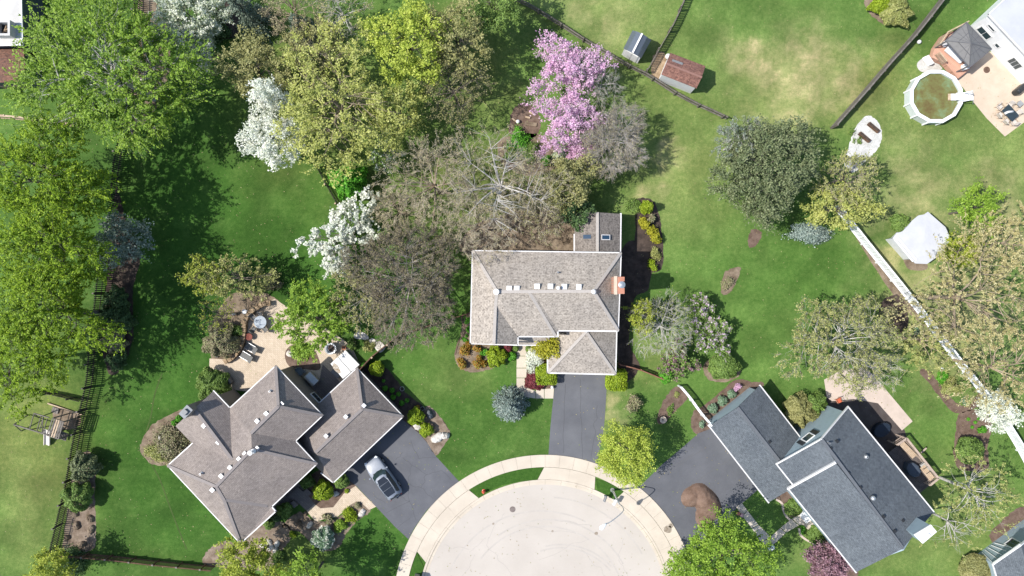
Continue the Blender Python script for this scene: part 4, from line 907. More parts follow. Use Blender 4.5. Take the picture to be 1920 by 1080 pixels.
# utility box
ub = thing('utility_box', 'pale rounded air conditioner box in the shade between the left house and its garage', 'box', W(585, 710, 0))
MB().box(W(585, 710, .45), (1.35, .75, .9), R_(-45)).build('cabinet', mat_plain('beige_metal', (.40, .38, .34), .5), ub, bevel=.1)
MB().box(W(585, 710, .93), (1.25, .65, .06), R_(-45)).build('lid', mat_plain('pale_blue_grey', (.55, .60, .64), .5), ub, bevel=.05)
tb = thing('tub', 'round dark tub with a small side handle against the taupe wall', 'tub', W(563, 696, 0))
MB().lathe(W(563, 696, 0), [(.36, 0), (.42, .5), (.46, .52), (.42, .54), (.38, .4), (.01, .38)], 18).build('bowl', mat_plain('slate_plastic', (.12, .15, .17), .5), tb)
MB().box(W(571, 697, .4), (.2, .3, .05)).build('handle', M_GREY, tb)
# round planter / fountain rim
pl_ = thing('planter', 'big round galvanised planter with a green plant beside the hot tub', 'planter', W(622, 652, 0))
MB().lathe(W(622, 653, 0), [(.55, 0), (.58, .5), (.60, .52), (.42, .5), (.40, .35), (.01, .35)], 24).build('rim', M_METAL, pl_)
MB().lathe(W(622, 653, .36), [(.4, 0), (.01, .02)], 20).build('soil', M_MULCHD, pl_)
pot = thing('pot', 'small terracotta pot at the top corner of the hot tub', 'pot', W(646, 652, 0)); MB().lathe(W(646, 652, 0), [(.14, 0), (.2, .3), (.22, .32), (.17, .3), (.01, .28)], 14).build('pot_body', mat_plain('terracotta', (.35, .12, .06), .8), pot); MB().lathe(W(646, 652, .29), [(.16, 0), (.01, .02)], 12).build('soil', M_MULCHD, pot)
gl = MB().lathe(W(681, 684, 0), [(.3, 0), (.18, .35), (.02, .45)], 7, 1.3, .8, .5).build('toy', mat_plain('lime_plastic', (.25, .75, .08), .4)); tag(gl, 'bright lime green plastic toy at the fence foot', 'toy')
# grill with grey cover
gr = thing('grill', 'covered grey barbecue grill on the patio edge above the green bush', 'grill', W(427, 710, 0))
MB().box(W(427, 710, .5), (1.25, .62, 1.0), R_(-57)).build('cover', mat_noise('grey_cover', (.10, .11, .12), (.17, .18, .19), 3, 8), gr, bevel=.16)
MB().tube([W(421, 702, 1.02), W(427, 710, 1.12), W(433, 718, 1.02)], .14, 8).build('hood', mat_plain('cover_top', (.18, .19, .2), .6), gr, smooth=True)
# patio furniture
def chair(label, px, py, rz, mat, frame, group=None, name='chair', s=1.0):
    c = W(px, py); r = thing(name, label, 'chair', c, rz, group)
    MB().box((0, 0, .42), (.5 * s, .5 * s, .05)).build('seat', mat, r, worldspace=False, bevel=.015)
    MB().box((-.27 * s, 0, .68), (.05, .5 * s, .5), 0, 0, R_(-12)).build('backrest', mat, r, worldspace=False, bevel=.015)
    for x in (-.22, .22):
        for y in (-.22, .22): MB().tube([(x * s, y * s, 0), (x * s, y * s, .42)], .02, 6).build('leg', frame, r, worldspace=False)
    for y in (-.27, .27): MB().tube([(-.25 * s, y * s, .62), (.22 * s, y * s, .62), (.24 * s, y * s, .42)], .02, 6).build('armrest', frame, r, worldspace=False)
    return r
def recopy(src, label, px, py, rz, group):
    o = copy_tree(src); o.location = W(px, py); o.rotation_euler = (0, 0, rz); o['label'] = label; o['group'] = group; return o
M_MESH = mat_plain('grey_mesh', (.13, .13, .125), .7); M_LIGHTCH = mat_plain('pale_cushion', (.55, .50, .45), .8)
tbl = thing('table', 'round glass patio table on the paver patio, half under the green tree', 'table', W(488, 604, 0))
MB().lathe(W(488, 604, .7), [(.62, 0), (.64, .02), (.62, .04), (.01, .04)], 28).build('tabletop', mat_plain('frosted_glass', (.36, .40, .44), .15), tbl)
MB().lathe(W(488, 604, 0), [(.3, 0), (.05, .08), (.05, .7)], 12).build('pedestal', M_METAL, tbl)
c0 = chair('dark mesh chair at the lower left of the round glass table', 479, 617, R_(55), M_MESH, M_TANWD, 'chairs round the glass table')
for lb, x, y, a in (('dark mesh chair at the upper left of the round glass table', 478, 594, -45), ('dark mesh chair at the upper side of the round glass table', 491, 591, -100), ('pale chair at the lower right of the round glass table', 500, 617, 130)):
    recopy(c0, lb, x, y, R_(a), 'chairs round the glass table')
def lounger(label, px, py, rz, group):
    c = W(px, py); r = thing('lounge_chair', label, 'lounge chair', c, rz, group)
    MB().box((.1, 0, .32), (.95, .62, .06)).build('seat', M_MESH, r, worldspace=False, bevel=.02); MB().box((-.55, 0, .52), (.5, .62, .06), 0, 0, R_(35)).build('backrest', M_MESH, r, worldspace=False, bevel=.02)
    for y in (-.33, .33): MB().tube([(-.75, y, .7), (-.35, y, .36), (.6, y, .33), (.6, y, 0)], .025, 6).build('frame', M_METAL, r, worldspace=False)
    for x in (-.3, .55): MB().tube([(x, -.33, 0), (x, -.33, .33), (x, .33, .33), (x, .33, 0)], .022, 6).build('leg', M_METAL, r, worldspace=False)
    return r
l0 = lounger('upper lounge chair in the dappled shade by the curved wall', 473, 652, R_(150), 'lounge chairs by the curved wall'); recopy(l0, 'lower lounge chair nearest the end of the curved wall', 464, 668, R_(150), 'lounge chairs by the curved wall')
fp_ = thing('fire_bowl', 'rust red fire bowl beside the curved stone wall', 'fire bowl', W(470, 631, 0)); MB().lathe(W(470, 631, 0), [(.15, 0), (.12, .3), (.3, .35), (.36, .5), (.3, .48), (.02, .4)], 14).build('bowl', mat_plain('rust', (.18, .05, .035), .8), fp_)
bb = thing('bird_bath', 'round white bird bath beside the top of the stone wall', 'bird bath', W(463, 584, 0)); MB().lathe(W(463, 584, 0), [(.16, 0), (.06, .1), (.06, .6), (.22, .68), (.24, .72), (.2, .7), (.01, .66)], 18).build('basin', M_WHITE, bb)
sc_ = thing('statue', 'small white garden figure in the brown bed left of the bird bath', 'statue', W(441, 589, 0)); MB().lathe(W(441, 589, 0), [(.14, 0), (.12, .2), (.16, .45), (.08, .55), (.1, .68), (.01, .76)], 12, 1, .7).build('figure', M_WHITE, sc_, smooth=True)
# playset
ps = thing('playset', 'weathered wooden playset with monkey bars and a cream slide', 'playset', W(90, 800, 0))
def beam(a, b, w=.09, h=.12, name='beam', mat=M_GREYWD): return MB().bar(W(*a), W(*b), w, h).build(name, mat, ps)
T = 2.1
beam((26, 796, T), (108, 821, T), .1, .14); beam((64, 775, T), (92, 783, T)); beam((81, 781, T + .02), (79, 815, T + .02), .05, .09, 'rung')
for x0, y0, x1, y1 in ((64, 775, 55, 806), (77, 779, 69, 809), (82, 781, 74, 806), (89, 785, 80, 813)): beam((x0, y0, T), (x1, y1, T), .05, .09, 'rung')
beam((26, 796, T), (54, 777, .05), .09, .09, 'leg'); beam((26, 796, T), (40, 808, .05), .09, .09, 'leg'); beam((64, 775, T), (72, 783, 0), .09, .09, 'leg'); beam((55, 806, T), (64, 804, 0), .09, .09, 'leg')
T2 = 2.6
for k in range(6):
    x0, y0 = 99 + k * 4, 784 + k * 1.4; x1, y1 = 88 + k * 4.3, 816 + k * 1.4; beam((x0, y0, T2), (x1, y1, T2), .1 if k in (0, 5) else .13, .05, 'roof_slat', M_TANWD if k in (2, 3) else M_GREYWD)
beam((99, 784, T2 - .06), (119, 791, T2 - .06)); beam((88, 816, T2 - .06), (110, 823, T2 - .06))
for x, y in ((99, 784), (119, 791), (88, 816), (110, 823)): v = W(x, y, T2); MB().bar((v.x, v.y, 0), (v.x, v.y, T2 - .1), .1, .1, up=Vector((1, 0, 0))).build('post', M_GREYWD, ps)
fl = [W(101, 788, 1.2), W(118, 793, 1.2), W(110, 820, 1.2), W(93, 815, 1.2)]
for k in range(9): MB().bar(fl[0].lerp(fl[3], (k + .5) / 9), fl[1].lerp(fl[2], (k + .5) / 9), .15, .04).build('floor_plank', M_GREYWD, ps)
MB().bar(W(88, 806, 1.15), W(88, 834, .15), .52, .05).build('slide', mat_plain('cream_plastic', (.62, .56, .50), .4), ps)
for s in (-5, 5): MB().bar(W(88 + s, 806, 1.22), W(88 + s, 834, .22), .06, .14).build('slide_rail', mat_plain('cream_plastic2', (.66, .60, .54), .4), ps)
for k in range(6): MB().bar(W(117 + k * 2.6 - 3, 808 + k * .9, .75 - .1 * k), W(112 + k * 2.6 - 3, 822 + k * .9, .75 - .1 * k), .15, .05).build('ramp_plank', M_GREYWD, ps)
MB().bar(W(90, 756, .1), W(155, 778, .1), .12, .2).build('edge_board', M_TANWD, ps)
for k in range(3): MB().bar(W(101 + 4 * k, 763 + 1.4 * k, .12), W(98 + 4 * k, 773 + 1.4 * k, .12), .2, .06).build('plank', M_GREYWD, ps)

# street lamp, mailboxes, hydrant
lp = thing('street_lamp', 'tall grey street lamp with a curved arm reaching over the cul-de-sac', 'street lamp', W(1148, 918, 0))
b0 = W(1148, 918); top = Vector((b0.x, b0.y, 4.6)); hd = W(1131, 987, 6.2)
MB().tube([b0, b0 + Vector((0, 0, .5)), top], [.15, .11, .07], 12).build('pole', M_METAL, lp, smooth=True); MB().lathe(b0, [(.22, 0), (.22, .15), (.12, .3)], 14).build('base', M_METAL, lp)
p1 = top + Vector((.25, -.35, .9)); p2 = hd + (top - hd) * .35 + Vector((.18, -.15, .35))
MB().tube(smooth_loop([top, p1, p2, hd + (top - hd).normalized() * .3], 5, False), .045, 8).build('arm', M_METAL, lp, smooth=True)
ad = Vector((hd.x - top.x, hd.y - top.y)); az = math.atan2(ad.y, ad.x)
mbh = MB(); nn_ = 14
prof = [(-.38, .07, .05), (-.2, .13, .09), (.1, .22, .11), (.32, .2, .08), (.42, .08, .03)]
for (x, w, hh) in prof:
    for k in range(nn_): t = 2 * math.pi * k / nn_; yy, zz = w * math.cos(t), hh * math.sin(t); mbh.v.append((hd.x + x * math.cos(az) - yy * math.sin(az), hd.y + x * math.sin(az) + yy * math.cos(az), hd.z + zz))
for i in range(4):
    for k in range(nn_): k2 = (k + 1) % nn_; mbh.f.append((i * nn_ + k, i * nn_ + k2, (i + 1) * nn_ + k2, (i + 1) * nn_ + k))
mbh.f += [tuple(range(nn_))[::-1], tuple(4 * nn_ + k for k in range(nn_))]
mbh.build('lamp_head', mat_plain('pale_lamp', (.72, .76, .78), .3), lp, smooth=True)
def mailbox(label, px, py, rz, body, postm, w=.24):
    c = W(px, py); r = thing('mailbox', label, 'mailbox', c, rz)
    MB().box((0, 0, .5), (.11, .11, 1.0)).build('post', postm, r, worldspace=False); mb = MB(); n = 10
    for x in (-.3, .3):
        mb.v += [(x, -w / 2, 1.0)] + [(x, -w / 2 * math.cos(math.pi * k / (n - 1)), 1.14 + .12 * math.sin(math.pi * k / (n - 1))) for k in range(n)] + [(x, w / 2, 1.0)]
    m_ = n + 2; mb.f += [tuple(range(m_))[::-1], tuple(range(m_, 2 * m_))] + [(i, (i + 1) % m_, m_ + (i + 1) % m_, m_ + i) for i in range(m_)]
    mb.build('box', body, r, worldspace=False); MB().box((.1, w / 2 + .02, 1.2), (.03, .015, .16)).build('flag', mat_plain('red_paint', (.5, .03, .02), .4), r, worldspace=False); return r
mailbox('dark grey mailbox on the verge left of the street lamp', 1132, 929, R_(70), M_GREY, M_WHITE)
mailbox('white mailbox on a white post just below the street lamp', 1150, 936, R_(60), M_WHITE, M_WHITE, .3)
mbx = thing('mailbox', 'dark-roofed cream post box at the bottom left of the cul-de-sac', 'mailbox', W(782, 1080, 0), R_(-15))
MB().box((0, 0, .55), (.5, .5, 1.1)).build('post', M_PATIO, mbx, worldspace=False)
MB().add([(-.4, -.36, 1.1), (.4, -.36, 1.1), (.4, .36, 1.1), (-.4, .36, 1.1), (-.4, 0, 1.4), (.4, 0, 1.4)], [(0, 1, 5, 4), (2, 3, 4, 5), (1, 2, 5), (3, 0, 4), (3, 2, 1, 0)]).build('roof', mat_noise('brown_roof', (.07, .05, .045), (.12, .09, .08), 4, 20), mbx, worldspace=False)
hy = thing('fire_hydrant', 'red fire hydrant on the grass strip left of the driveway apron', 'fire hydrant', W(907, 920, .055)); rd = mat_plain('hydrant_red', (.62, .09, .05), .4)
c = W(907, 920, .055); MB().lathe(c, [(.17, 0), (.17, .06), (.11, .08), (.11, .5), (.15, .52), (.14, .6), (.06, .7), (.02, .74)], 14).build('barrel', rd, hy, smooth=False)
for dx, dy in ((.2, 0), (-.2, 0), (0, -.2)): MB().tube([c + Vector((0, 0, .4)), c + Vector((dx, dy, .4))], .06, 8).build('nozzle', rd, hy)
up_ = thing('planter', 'round stone planter pot at the tip of the narrow bed below the lilac', 'planter', W(1242, 786, 0)); MB().lathe(W(1242, 786), [(.2, 0), (.3, .35), (.35, .4), (.35, .44), (.2, .4), (.01, .34)], 20).build('bowl', M_PATIO, up_); MB().lathe(W(1242, 786, .35), [(.18, 0), (.01, .03)], 12).build('soil', M_MULCHD, up_)
up2 = thing('planter', 'round planter ring where the two front paths of the right house meet', 'planter', W(1443, 1024, 0)); MB().lathe(W(1443, 1024), [(.3, 0), (.34, .4), (.36, .45), (.26, .42), (.01, .36)], 20).build('bowl', M_WHITE, up2); MB().lathe(W(1443, 1024, .37), [(.25, 0), (.01, .03)], 12).build('soil', M_MULCHD, up2)
wb = thing('ball_light', 'white round lamp at the corner of the hedge next to the front walk', 'lamp', W(1035, 725, 0)); MB().lathe(W(1035, 725), [(.05, 0), (.05, .2), (.14, .3), (.17, .4), (.12, .52), (.01, .57)], 14).build('globe', M_WHITE, wb, smooth=True)
wd = MB().lathe(W(1251, 108), [(.2, 0), (.27, .3), (.26, .5), (.15, .6), (.01, .62)], 16).build('rain_barrel', M_WHITE, smooth=True); tag(wd, 'white round drum at the corner of the rust-roofed shed', 'drum')
for k, (x, y, r, a, lb) in enumerate(((1636, 240, .2, -45, 'upper brown raised planter on the white gravel'), (1619, 258, .2, -45, 'lower brown raised planter on the white gravel'))):
    t_ = thing('raised_planter', lb, 'planter', W(x, y), R_(a + 5)); MB().box((0, 0, .18), (1.35, .32, .36)).build('trough', M_BRNWD, t_, worldspace=False); MB().box((0, 0, .37), (1.22, .22, .03)).build('soil', M_MULCHD, t_, worldspace=False)
# dirt pile on the drive
rngp = np.random.default_rng(12); gx, gy = np.meshgrid(np.linspace(-3.2, 3.2, 70), np.linspace(-3.4, 3.4, 70)); cp = W(1318, 946)
sx, sy = gx - gy * -.0, gy
def lump(cx, cy, rx, ry, a, h):
    x = (gx - cx) * math.cos(a) + (gy - cy) * math.sin(a); y = -(gx - cx) * math.sin(a) + (gy - cy) * math.cos(a); return h * np.clip(1.12 - (x / rx) ** 2 - (y / ry) ** 2, 0, 1.12) ** .8
hz = np.maximum.reduce([lump(-1.0, .85, 1.25, 1.0, .5, .75), lump(.35, .25, 1.15, 1.95, .62, 1.15), lump(.15, -1.35, .85, 1.2, .25, .7), lump(-.4, 1.35, 1.0, .8, -.1, .7)])
hz = hz * (1 + .22 * (fbm(gx * 1.7, gy * 1.7, 5) - .5)) + np.where(hz > .02, (fbm(gx * 4, gy * 4, 9) - .5) * .2, 0); hz = np.where(hz <= .015, -.03, hz)
hz = np.where(hz > 0, hz * .75, hz)
V = np.stack([gx + cp.x, gy + cp.y, hz + .013], -1).reshape(-1, 3); ix = np.arange(4900).reshape(70, 70); F = np.stack([ix[:-1, :-1], ix[:-1, 1:], ix[1:, 1:], ix[1:, :-1]], -1).reshape(-1, 4)
F = F[(hz.ravel()[F].max(1) > 0)]
tag(np_mesh('mulch_pile', V, F, mat_noise('pile_mulch', (.15, .095, .068), (.215, .145, .11), 1.5, 14, .95, .9, fineamt=.35), smooth=True), 'big brown heap of mulch dumped on the right driveway', 'mulch pile')

# pool
po_ = thing('pool', 'round white-rimmed above-ground pool with murky green brown water', 'pool', W(1757, 181, 0)); zc = 1.25; N12 = 12
pc = W(1756, 180.5, zc); rO, rI = 51 * (1 - zc / H) / S, 44.5 * (1 - zc / H) / S
def ng(r, z): return [(pc.x + r * math.cos(2 * math.pi * (k + .5) / N12), pc.y + r * math.sin(2 * math.pi * (k + .5) / N12), z) for k in range(N12)]
mb = MB(); A_, B_, C_, D_ = ng(rO - .12, 0), ng(rO - .12, zc - .05), ng(rI + .03, zc - .05), ng(rI + .03, .1); mb.v = A_ + B_ + C_ + D_
for s in range(3):
    for k in range(12): k2 = (k + 1) % 12; mb.f.append((s * 12 + k, s * 12 + k2, (s + 1) * 12 + k2, (s + 1) * 12 + k))
mb.f.append(tuple(36 + k for k in range(12))); mb.build('pool_wall', mat_plain('pool_wall', (.55, .60, .60), .4), po_)
for k in range(12):
    o1, o2 = ng(rO, zc)[k], ng(rO, zc)[(k + 1) % 12]; i1, i2 = ng(rI, zc)[k], ng(rI, zc)[(k + 1) % 12]
    vs = [Vector(v) for v in (o1, o2, i2, i1)]; cen = sum(vs, Vector()) / 4; vs = [cen + (v - cen) * .992 for v in vs]
    MB().add(vs + [v - Vector((0, 0, .07)) for v in vs], [(0, 1, 2, 3), (7, 6, 5, 4), (0, 4, 5, 1), (1, 5, 6, 2), (2, 6, 7, 3), (3, 7, 4, 0)]).build('rim_section', M_VINYL, po_)
    p = Vector(ng(rO - .06, 0)[k]); MB().bar(p, p + Vector((0, 0, zc - .08)), .14, .1, up=Vector((1, 0, 0))).build('upright', M_VINYL, po_)
m, t, p = newmat('murky_water'); v = coord(t); nz = noise(t, v, .8, 5, .65); cw = ramp(t, nz, [(.32, (.12, .085, .03)), (.5, (.15, .15, .05)), (.68, (.17, .25, .13))]); t.links.new(cw, p.inputs['Base Color']); p.inputs['Roughness'].default_value = .12; p.inputs['Specular IOR Level'].default_value = .5; MATS['water'] = m
mb = MB(); mb.add(ng(rI + .02, .95), [tuple(range(12))]); mb.build('pool_water', m, po_)
ld = thing('pool_ladder', 'white A-frame ladder with steps straddling the pool rim', 'ladder', W(1800, 181, 0))
MB().box(W(1799, 181, 1.5), (.62, .72, .08)).build('platform', M_VINYL, ld)
for k in range(4): MB().box(W(1807 + k * 5.2, 181, 1.25 - .3 * k), (.26, .8, .06)).build('step', M_WHITE, ld)
for k in range(3): MB().box(W(1791 - k * 5.5, 182, 1.3 - .14 * k), (.26, .66, .06)).build('step', M_WHITE if k < 2 else M_TANWD, ld)
for s in (-.42, .42):
    y = W(1800, 181, 1.5).y + s; MB().tube([(W(1783, 181).x, y, .9), (W(1792, 181).x, y, 1.4), (W(1799, 181).x, y, 2.0), (W(1807, 181).x, y, 1.4), (W(1824, 181).x, y, 0)], .04, 8).build('handrail', M_VINYL, ld, smooth=True)
# deck of the white house
dk = thing('deck', 'small terracotta deck under the grey gazebo', 'deck', W(1800, 100, 0)); dz = .75
outl = [W(x, y, dz) for x, y in ((1768, 66), (1753, 88), (1750, 100), (1748, 108), (1772, 118), (1797, 147), (1818, 130), (1846, 99), (1806, 50))]
M_TERRA = mat_brick('terracotta_boards', (.49, .275, .195), (.55, .325, .235), (.33, .18, .13), 3.0, .14, .008, rot=R_(40))
MB().prism([(v.x, v.y) for v in outl], .1, dz).build('boards', M_TERRA, dk)
for a_, b_ in (((1767, 66), (1806, 46)), ((1752, 89), (1767, 66)), ((1752, 104), (1765, 120))):
    A, B = W(*a_, dz), W(*b_, dz); MB().bar(A + Vector((0, 0, .9)), B + Vector((0, 0, .9)), .12, .06).build('handrail', M_TANWD, dk)
    for k in range(10): c = A.lerp(B, k / 9); MB().bar(c, c + Vector((0, 0, .88)), .05, .05, up=Vector((1, 0, 0))).build('baluster', M_TANWD, dk)
for k in range(4): MB().box(W(1744 - k * 2.5, 112 + k * 1.0, .6 - .17 * k), (.3, 1.0, .05), R_(35)).build('step', M_WHITE, dk)
sheet('patio', [(1720, 118), (1735, 106), (1748, 104), (1762, 122), (1765, 130), (1735, 136), (1722, 130)], .013, mat_noise('pale_slab', (.5, .48, .44), (.6, .58, .54), 1, 9), True)
gz = thing('gazebo', 'grey hip-roofed gazebo on the terracotta deck', 'gazebo', W(1817, 83, 0)); gzz = 2.7
gc_ = [W(1812, 42, gzz), W(1859, 92, gzz), W(1818, 126, gzz), (W(1773, 76, gzz))]; ap = W(1821, 81, 3.7)
M_GZ = mat_plain('gazebo_panel', (.175, .17, .165), .45); M_GZS = mat_plain('gazebo_seam', (.12, .12, .125), .5)
for k in range(4):
    a_, b_ = gc_[k], gc_[(k + 1) % 4]
    for (t0, t1) in ((0, .497), (.5, 1.0)):
        for s in range(4):
            L = lambda t, u: (a_.lerp(b_, u)).lerp(ap, t); u0, u1 = s / 4 + .001, (s + 1) / 4 - .001
            MB().add([L(t0, u0), L(t0, u1), L(t1 * .99, u1), L(t1 * .99, u0)], [(0, 1, 2, 3)] if k >= 0 else []).build('roof_panel', M_GZ, gz)
    MB().bar(a_, ap, .08, .06).build('hip_trim', M_GZS, gz); MB().bar(a_, b_, .1, .08).build('eave_beam', M_GZS, gz); MB().bar(a_.lerp(ap, .49) , b_.lerp(ap, .49), .05, .05).build('seam', M_GZS, gz)
    for s in (1, 2, 3): MB().bar(a_.lerp(b_, s / 4), a_.lerp(b_, s / 4).lerp(ap, .97), .035, .03).build('seam', M_GZS, gz)
    c = (a_ - (sum(gc_, Vector()) / 4)) * .93 + (sum(gc_, Vector()) / 4); MB().bar((c.x, c.y, dz), (c.x, c.y, gzz), .12, .12, up=Vector((1, 0, 0))).build('post', M_GZS, gz)
sf = thing('sofa', 'long white cushioned sofa on the deck left of the gazebo', 'sofa', W(1786, 104, dz), R_(-40)); 
MB().box((0, 0, .3), (2.1, .7, .28)).build('seat', M_WHITE, sf, worldspace=False, bevel=.08); MB().box((0, .3, .55), (2.1, .18, .5)).build('backrest', M_WHITE, sf, worldspace=False, bevel=.06)
sw = thing('armchair', 'white cushioned armchair at the lower corner of the gazebo', 'chair', W(1806, 128, dz), R_(20)); MB().box((0, 0, .3), (.75, .5, .3)).build('seat', M_WHITE, sw, worldspace=False, bevel=.08); MB().box((0, .25, .5), (.75, .14, .4)).build('backrest', M_WHITE, sw, worldspace=False, bevel=.05)
sw = thing('armchair', 'white and grey armchair at the upper left corner of the gazebo', 'chair', W(1770, 84, dz), R_(30)); MB().box((0, 0, .3), (.7, .5, .3)).build('seat', mat_plain('grey_cushion', (.5, .5, .52), .8), sw, worldspace=False, bevel=.08); MB().box((0, .25, .5), (.7, .14, .4)).build('backrest', M_WHITE, sw, worldspace=False, bevel=.05)
mh2 = MB().lathe(W(1850, 131, .012), [(.33, 0), (.33, .03), (.26, .05), (.01, .04)], 20).build('fire_pit_cover', mat_noise('rusty', (.10, .06, .045), (.17, .11, .08), 4, 20)); tag(mh2, 'round rusty brown lid on the tan patio near the gazebo', 'lid')
tb2 = thing('dining_table', 'dark rectangular dining table on the tan patio', 'table', W(1885, 215, 0), R_(-47))
MB().box((0, 0, .72), (1.55, .95, .05)).build('tabletop', mat_plain('dark_slate', (.03, .045, .055), .4), tb2, worldspace=False, bevel=.02)
for x in (-.65, .65):
    for y in (-.4, .4): MB().box((x, y, .35), (.06, .06, .7)).build('leg', M_BLACK, tb2, worldspace=False)
MB().tube([W(1884, 213, .8), W(1890, 210, .84), W(1899, 209, .8)], .12, 8).build('umbrella_fabric', M_WHITE, smooth=True); tag(bpy.data.objects['umbrella_fabric'], 'folded white parasol lying across the dark dining table', 'parasol')
ch0 = chair('beige dining chair at the top left end of the dark table', 1869, 202, R_(-45), M_LIGHTCH, M_TANWD, 'chairs round the dark dining table')
for lb, x, y, a_ in (('beige dining chair at the top of the dark table, nearest the grill', 1887, 200, -120), ('upper beige dining chair on the lawn side of the dark table', 1869, 217, 40), ('lower beige dining chair on the lawn side of the dark table', 1881, 229, 45),
                    ('beige dining chair at the bottom end of the dark table', 1895, 231, 130), ('reddish beige dining chair on the house side of the dark table', 1900, 215, 215)): recopy(ch0, lb, x, y, R_(a_), 'chairs round the dark dining table')
gg = thing('grill', 'black covered grill against the white house wall', 'grill', W(1906, 170, 0), R_(40)); MB().box((0, 0, .5), (1.35, .6, 1.0)).build('cover', M_BLACK, gg, worldspace=False, bevel=.2)
gb_ = thing('side_table', 'small grey metal table between the grill and the dining table', 'table', W(1906, 197, 0), R_(-47)); MB().box((0, 0, .5), (.5, .55, .05)).build('tabletop', M_METAL, gb_, worldspace=False)
for x in (-.2, .2):
    for y in (-.22, .22): MB().box((x, y, .24), (.04, .04, .48)).build('leg', M_METAL, gb_, worldspace=False)
# deck behind the right house
D3 = thing('deck', 'raised wooden deck with tan bench and railing behind the right house', 'deck', W(1720, 870, 0)); z3 = .9
A, B, C, D = W(1687, 833, z3), W(1702, 819, z3), W(1753, 902, z3), W(1728, 926, z3)
M_DKW = mat_noise('deck_brown', (.10, .085, .08), (.15, .13, .12), 2, 12)
ax = (W(1753, 902, z3) - W(1697, 822, z3)); n3_ = 22; wv = W(1675, 842, z3) - W(1700, 822, z3)
for k in range(30):
    c0_ = W(1697, 824, z3).lerp(W(1753, 902, z3), (k + .5) / 30); MB().bar(c0_, c0_ + wv * 1.25, .155, .04).build('deck_board', M_DKW, D3)
rz_ = z3 + 1.0; R0, R1_, R2_ = W(1683, 834, rz_), W(1700, 822, rz_), W(1760, 897, rz_); R3_ = W(1744, 910, rz_)
M_RAIL = mat_noise('pale_rail', (.42, .33, .27), (.50, .40, .33), 2, 10)
for u, v_ in ((R0, R1_), (R1_, R2_), (R2_, R3_)):
    MB().bar(u, v_, .2, .06).build('handrail', M_RAIL, D3); MB().bar(u - Vector((0, 0, .85)), v_ - Vector((0, 0, .85)), .06, .06).build('rail', M_RAIL, D3)
    nb = int((v_ - u).length / .17)
    for k in range(nb + 1): c = u.lerp(v_, k / nb); MB().bar(c - Vector((0, 0, 1.0)), c, .045, .045, up=Vector((1, 0, 0))).build('baluster', M_RAIL, D3)
for c in (R0, R1_, R2_, R3_, R1_.lerp(R2_, .5)): MB().bar((c.x, c.y, 0), (c.x, c.y, rz_ - .03), .12, .12, up=Vector((1, 0, 0))).build('post', M_RAIL, D3)
bz = z3 + .45
for (u, v_) in (((1689, 833), (1713, 858)), ((1727, 876), (1746, 900))):
    for s in range(4):
        off = Vector((.65, .55, 0)) * (.17 * s - .1); MB().bar(W(*u, bz) + off, W(*v_, bz) + off, .13, .05).build('bench_slat', M_TANWD, D3)
st = thing('patio_table', 'covered dark patio table in the shade on the wooden deck', 'table', W(1706, 878, z3)); cst = W(1706, 878, z3)
MB().lathe(cst, [(.75, 0), (.72, .5), (.68, .68), (.5, .73), (.01, .74)], 8, 1.2, .9, R_(-50)).build('cover', mat_plain('dark_cover', (.05, .065, .09), .6), st)
for k, (x, y) in enumerate(((1716, 866), (1722, 874))):
    o = chair(('grey' if k == 0 else 'light grey') + (' cushioned chair at the gap in the deck bench, upper' if k == 0 else ' cushioned chair at the gap in the deck bench, lower'), x, y, R_(215), mat_plain('grey_seat', (.38, .37, .35), .8), M_BLACK, 'chairs on the wooden deck'); o.location.z = z3
MB().bar(W(1727, 849, .5), W(1737, 840, .5), .16, .05).build('feeder_pole', M_RAIL); tag(bpy.data.objects['feeder_pole'], 'short tan board jutting out from the deck railing over the lawn', 'board')
gt = thing('patio_umbrella', 'closed dark round spa cover beside the right house wall', 'spa', W(1648, 802, 0)); MB().lathe(W(1648, 804), [(.8, 0), (.85, .6), (.8, .7), (.01, .74)], 20, 1.1, .8, .6).build('cover', mat_plain('navy_cover', (.012, .02, .035), .5), gt)
gt.name = 'round_spa'
# bench-like toys under the tree
for k, (x, y, c_, lb) in enumerate(((1384, 963, (.5, .18, .12), 'red plastic toy car beside the dappled front path'), (1391, 966, (.5, .3, .32), 'pink plastic toy beside the dappled front path'))):
    o = thing('toy', lb, 'toy', W(x, y)); MB().box(W(x, y, .15), (.4, .3, .25), k).build('toy_body', mat_plain('toy%d' % k, c_, .4), o, bevel=.08)
# red chairs behind right house
o = chair('orange red garden chair on the pale patio above the right house', 1569, 750, R_(-60), mat_plain('orange_red', (.55, .13, .06), .5), M_TANWD, name='garden_chair')
MB().bar(W(1500, 788, .1), W(1507, 797, .1), .2, .2).build('timber', M_TANWD); tag(bpy.data.objects['timber'], 'short tan timber lying by the bush above the right garage', 'timber')
for (x, y, c_, lb, nm) in ((1358, 697, (.7, .72, .75), 'white plastic watering can under the round green bush', 'watering_can'), (1763, 692, (.75, .75, .75), 'white bucket in the bed beside the vinyl fence', 'bucket'), (1688, 464, (.75, .74, .70), 'white tub in front of the garden pavilion', 'tub'), (971, 229, (.7, .7, .7), 'white pail at the end of the log in the round bed', 'pail'), (991, 292, (.62, .62, .66), 'pale gazing ball among the green shrubs', 'gazing_ball'), (1721, 80, (.7, .7, .7), 'small white sprinkler on the lawn near the board fence', 'sprinkler')):
    o = thing(nm, lb, nm.replace('_', ' '), W(x, y)); MB().lathe(W(x, y), [(.14, 0), (.2, .2), (.18, .36), (.06, .42), (.01, .43)], 12).build('shell', mat_plain('pl' + nm, c_, .4), o, smooth=True)
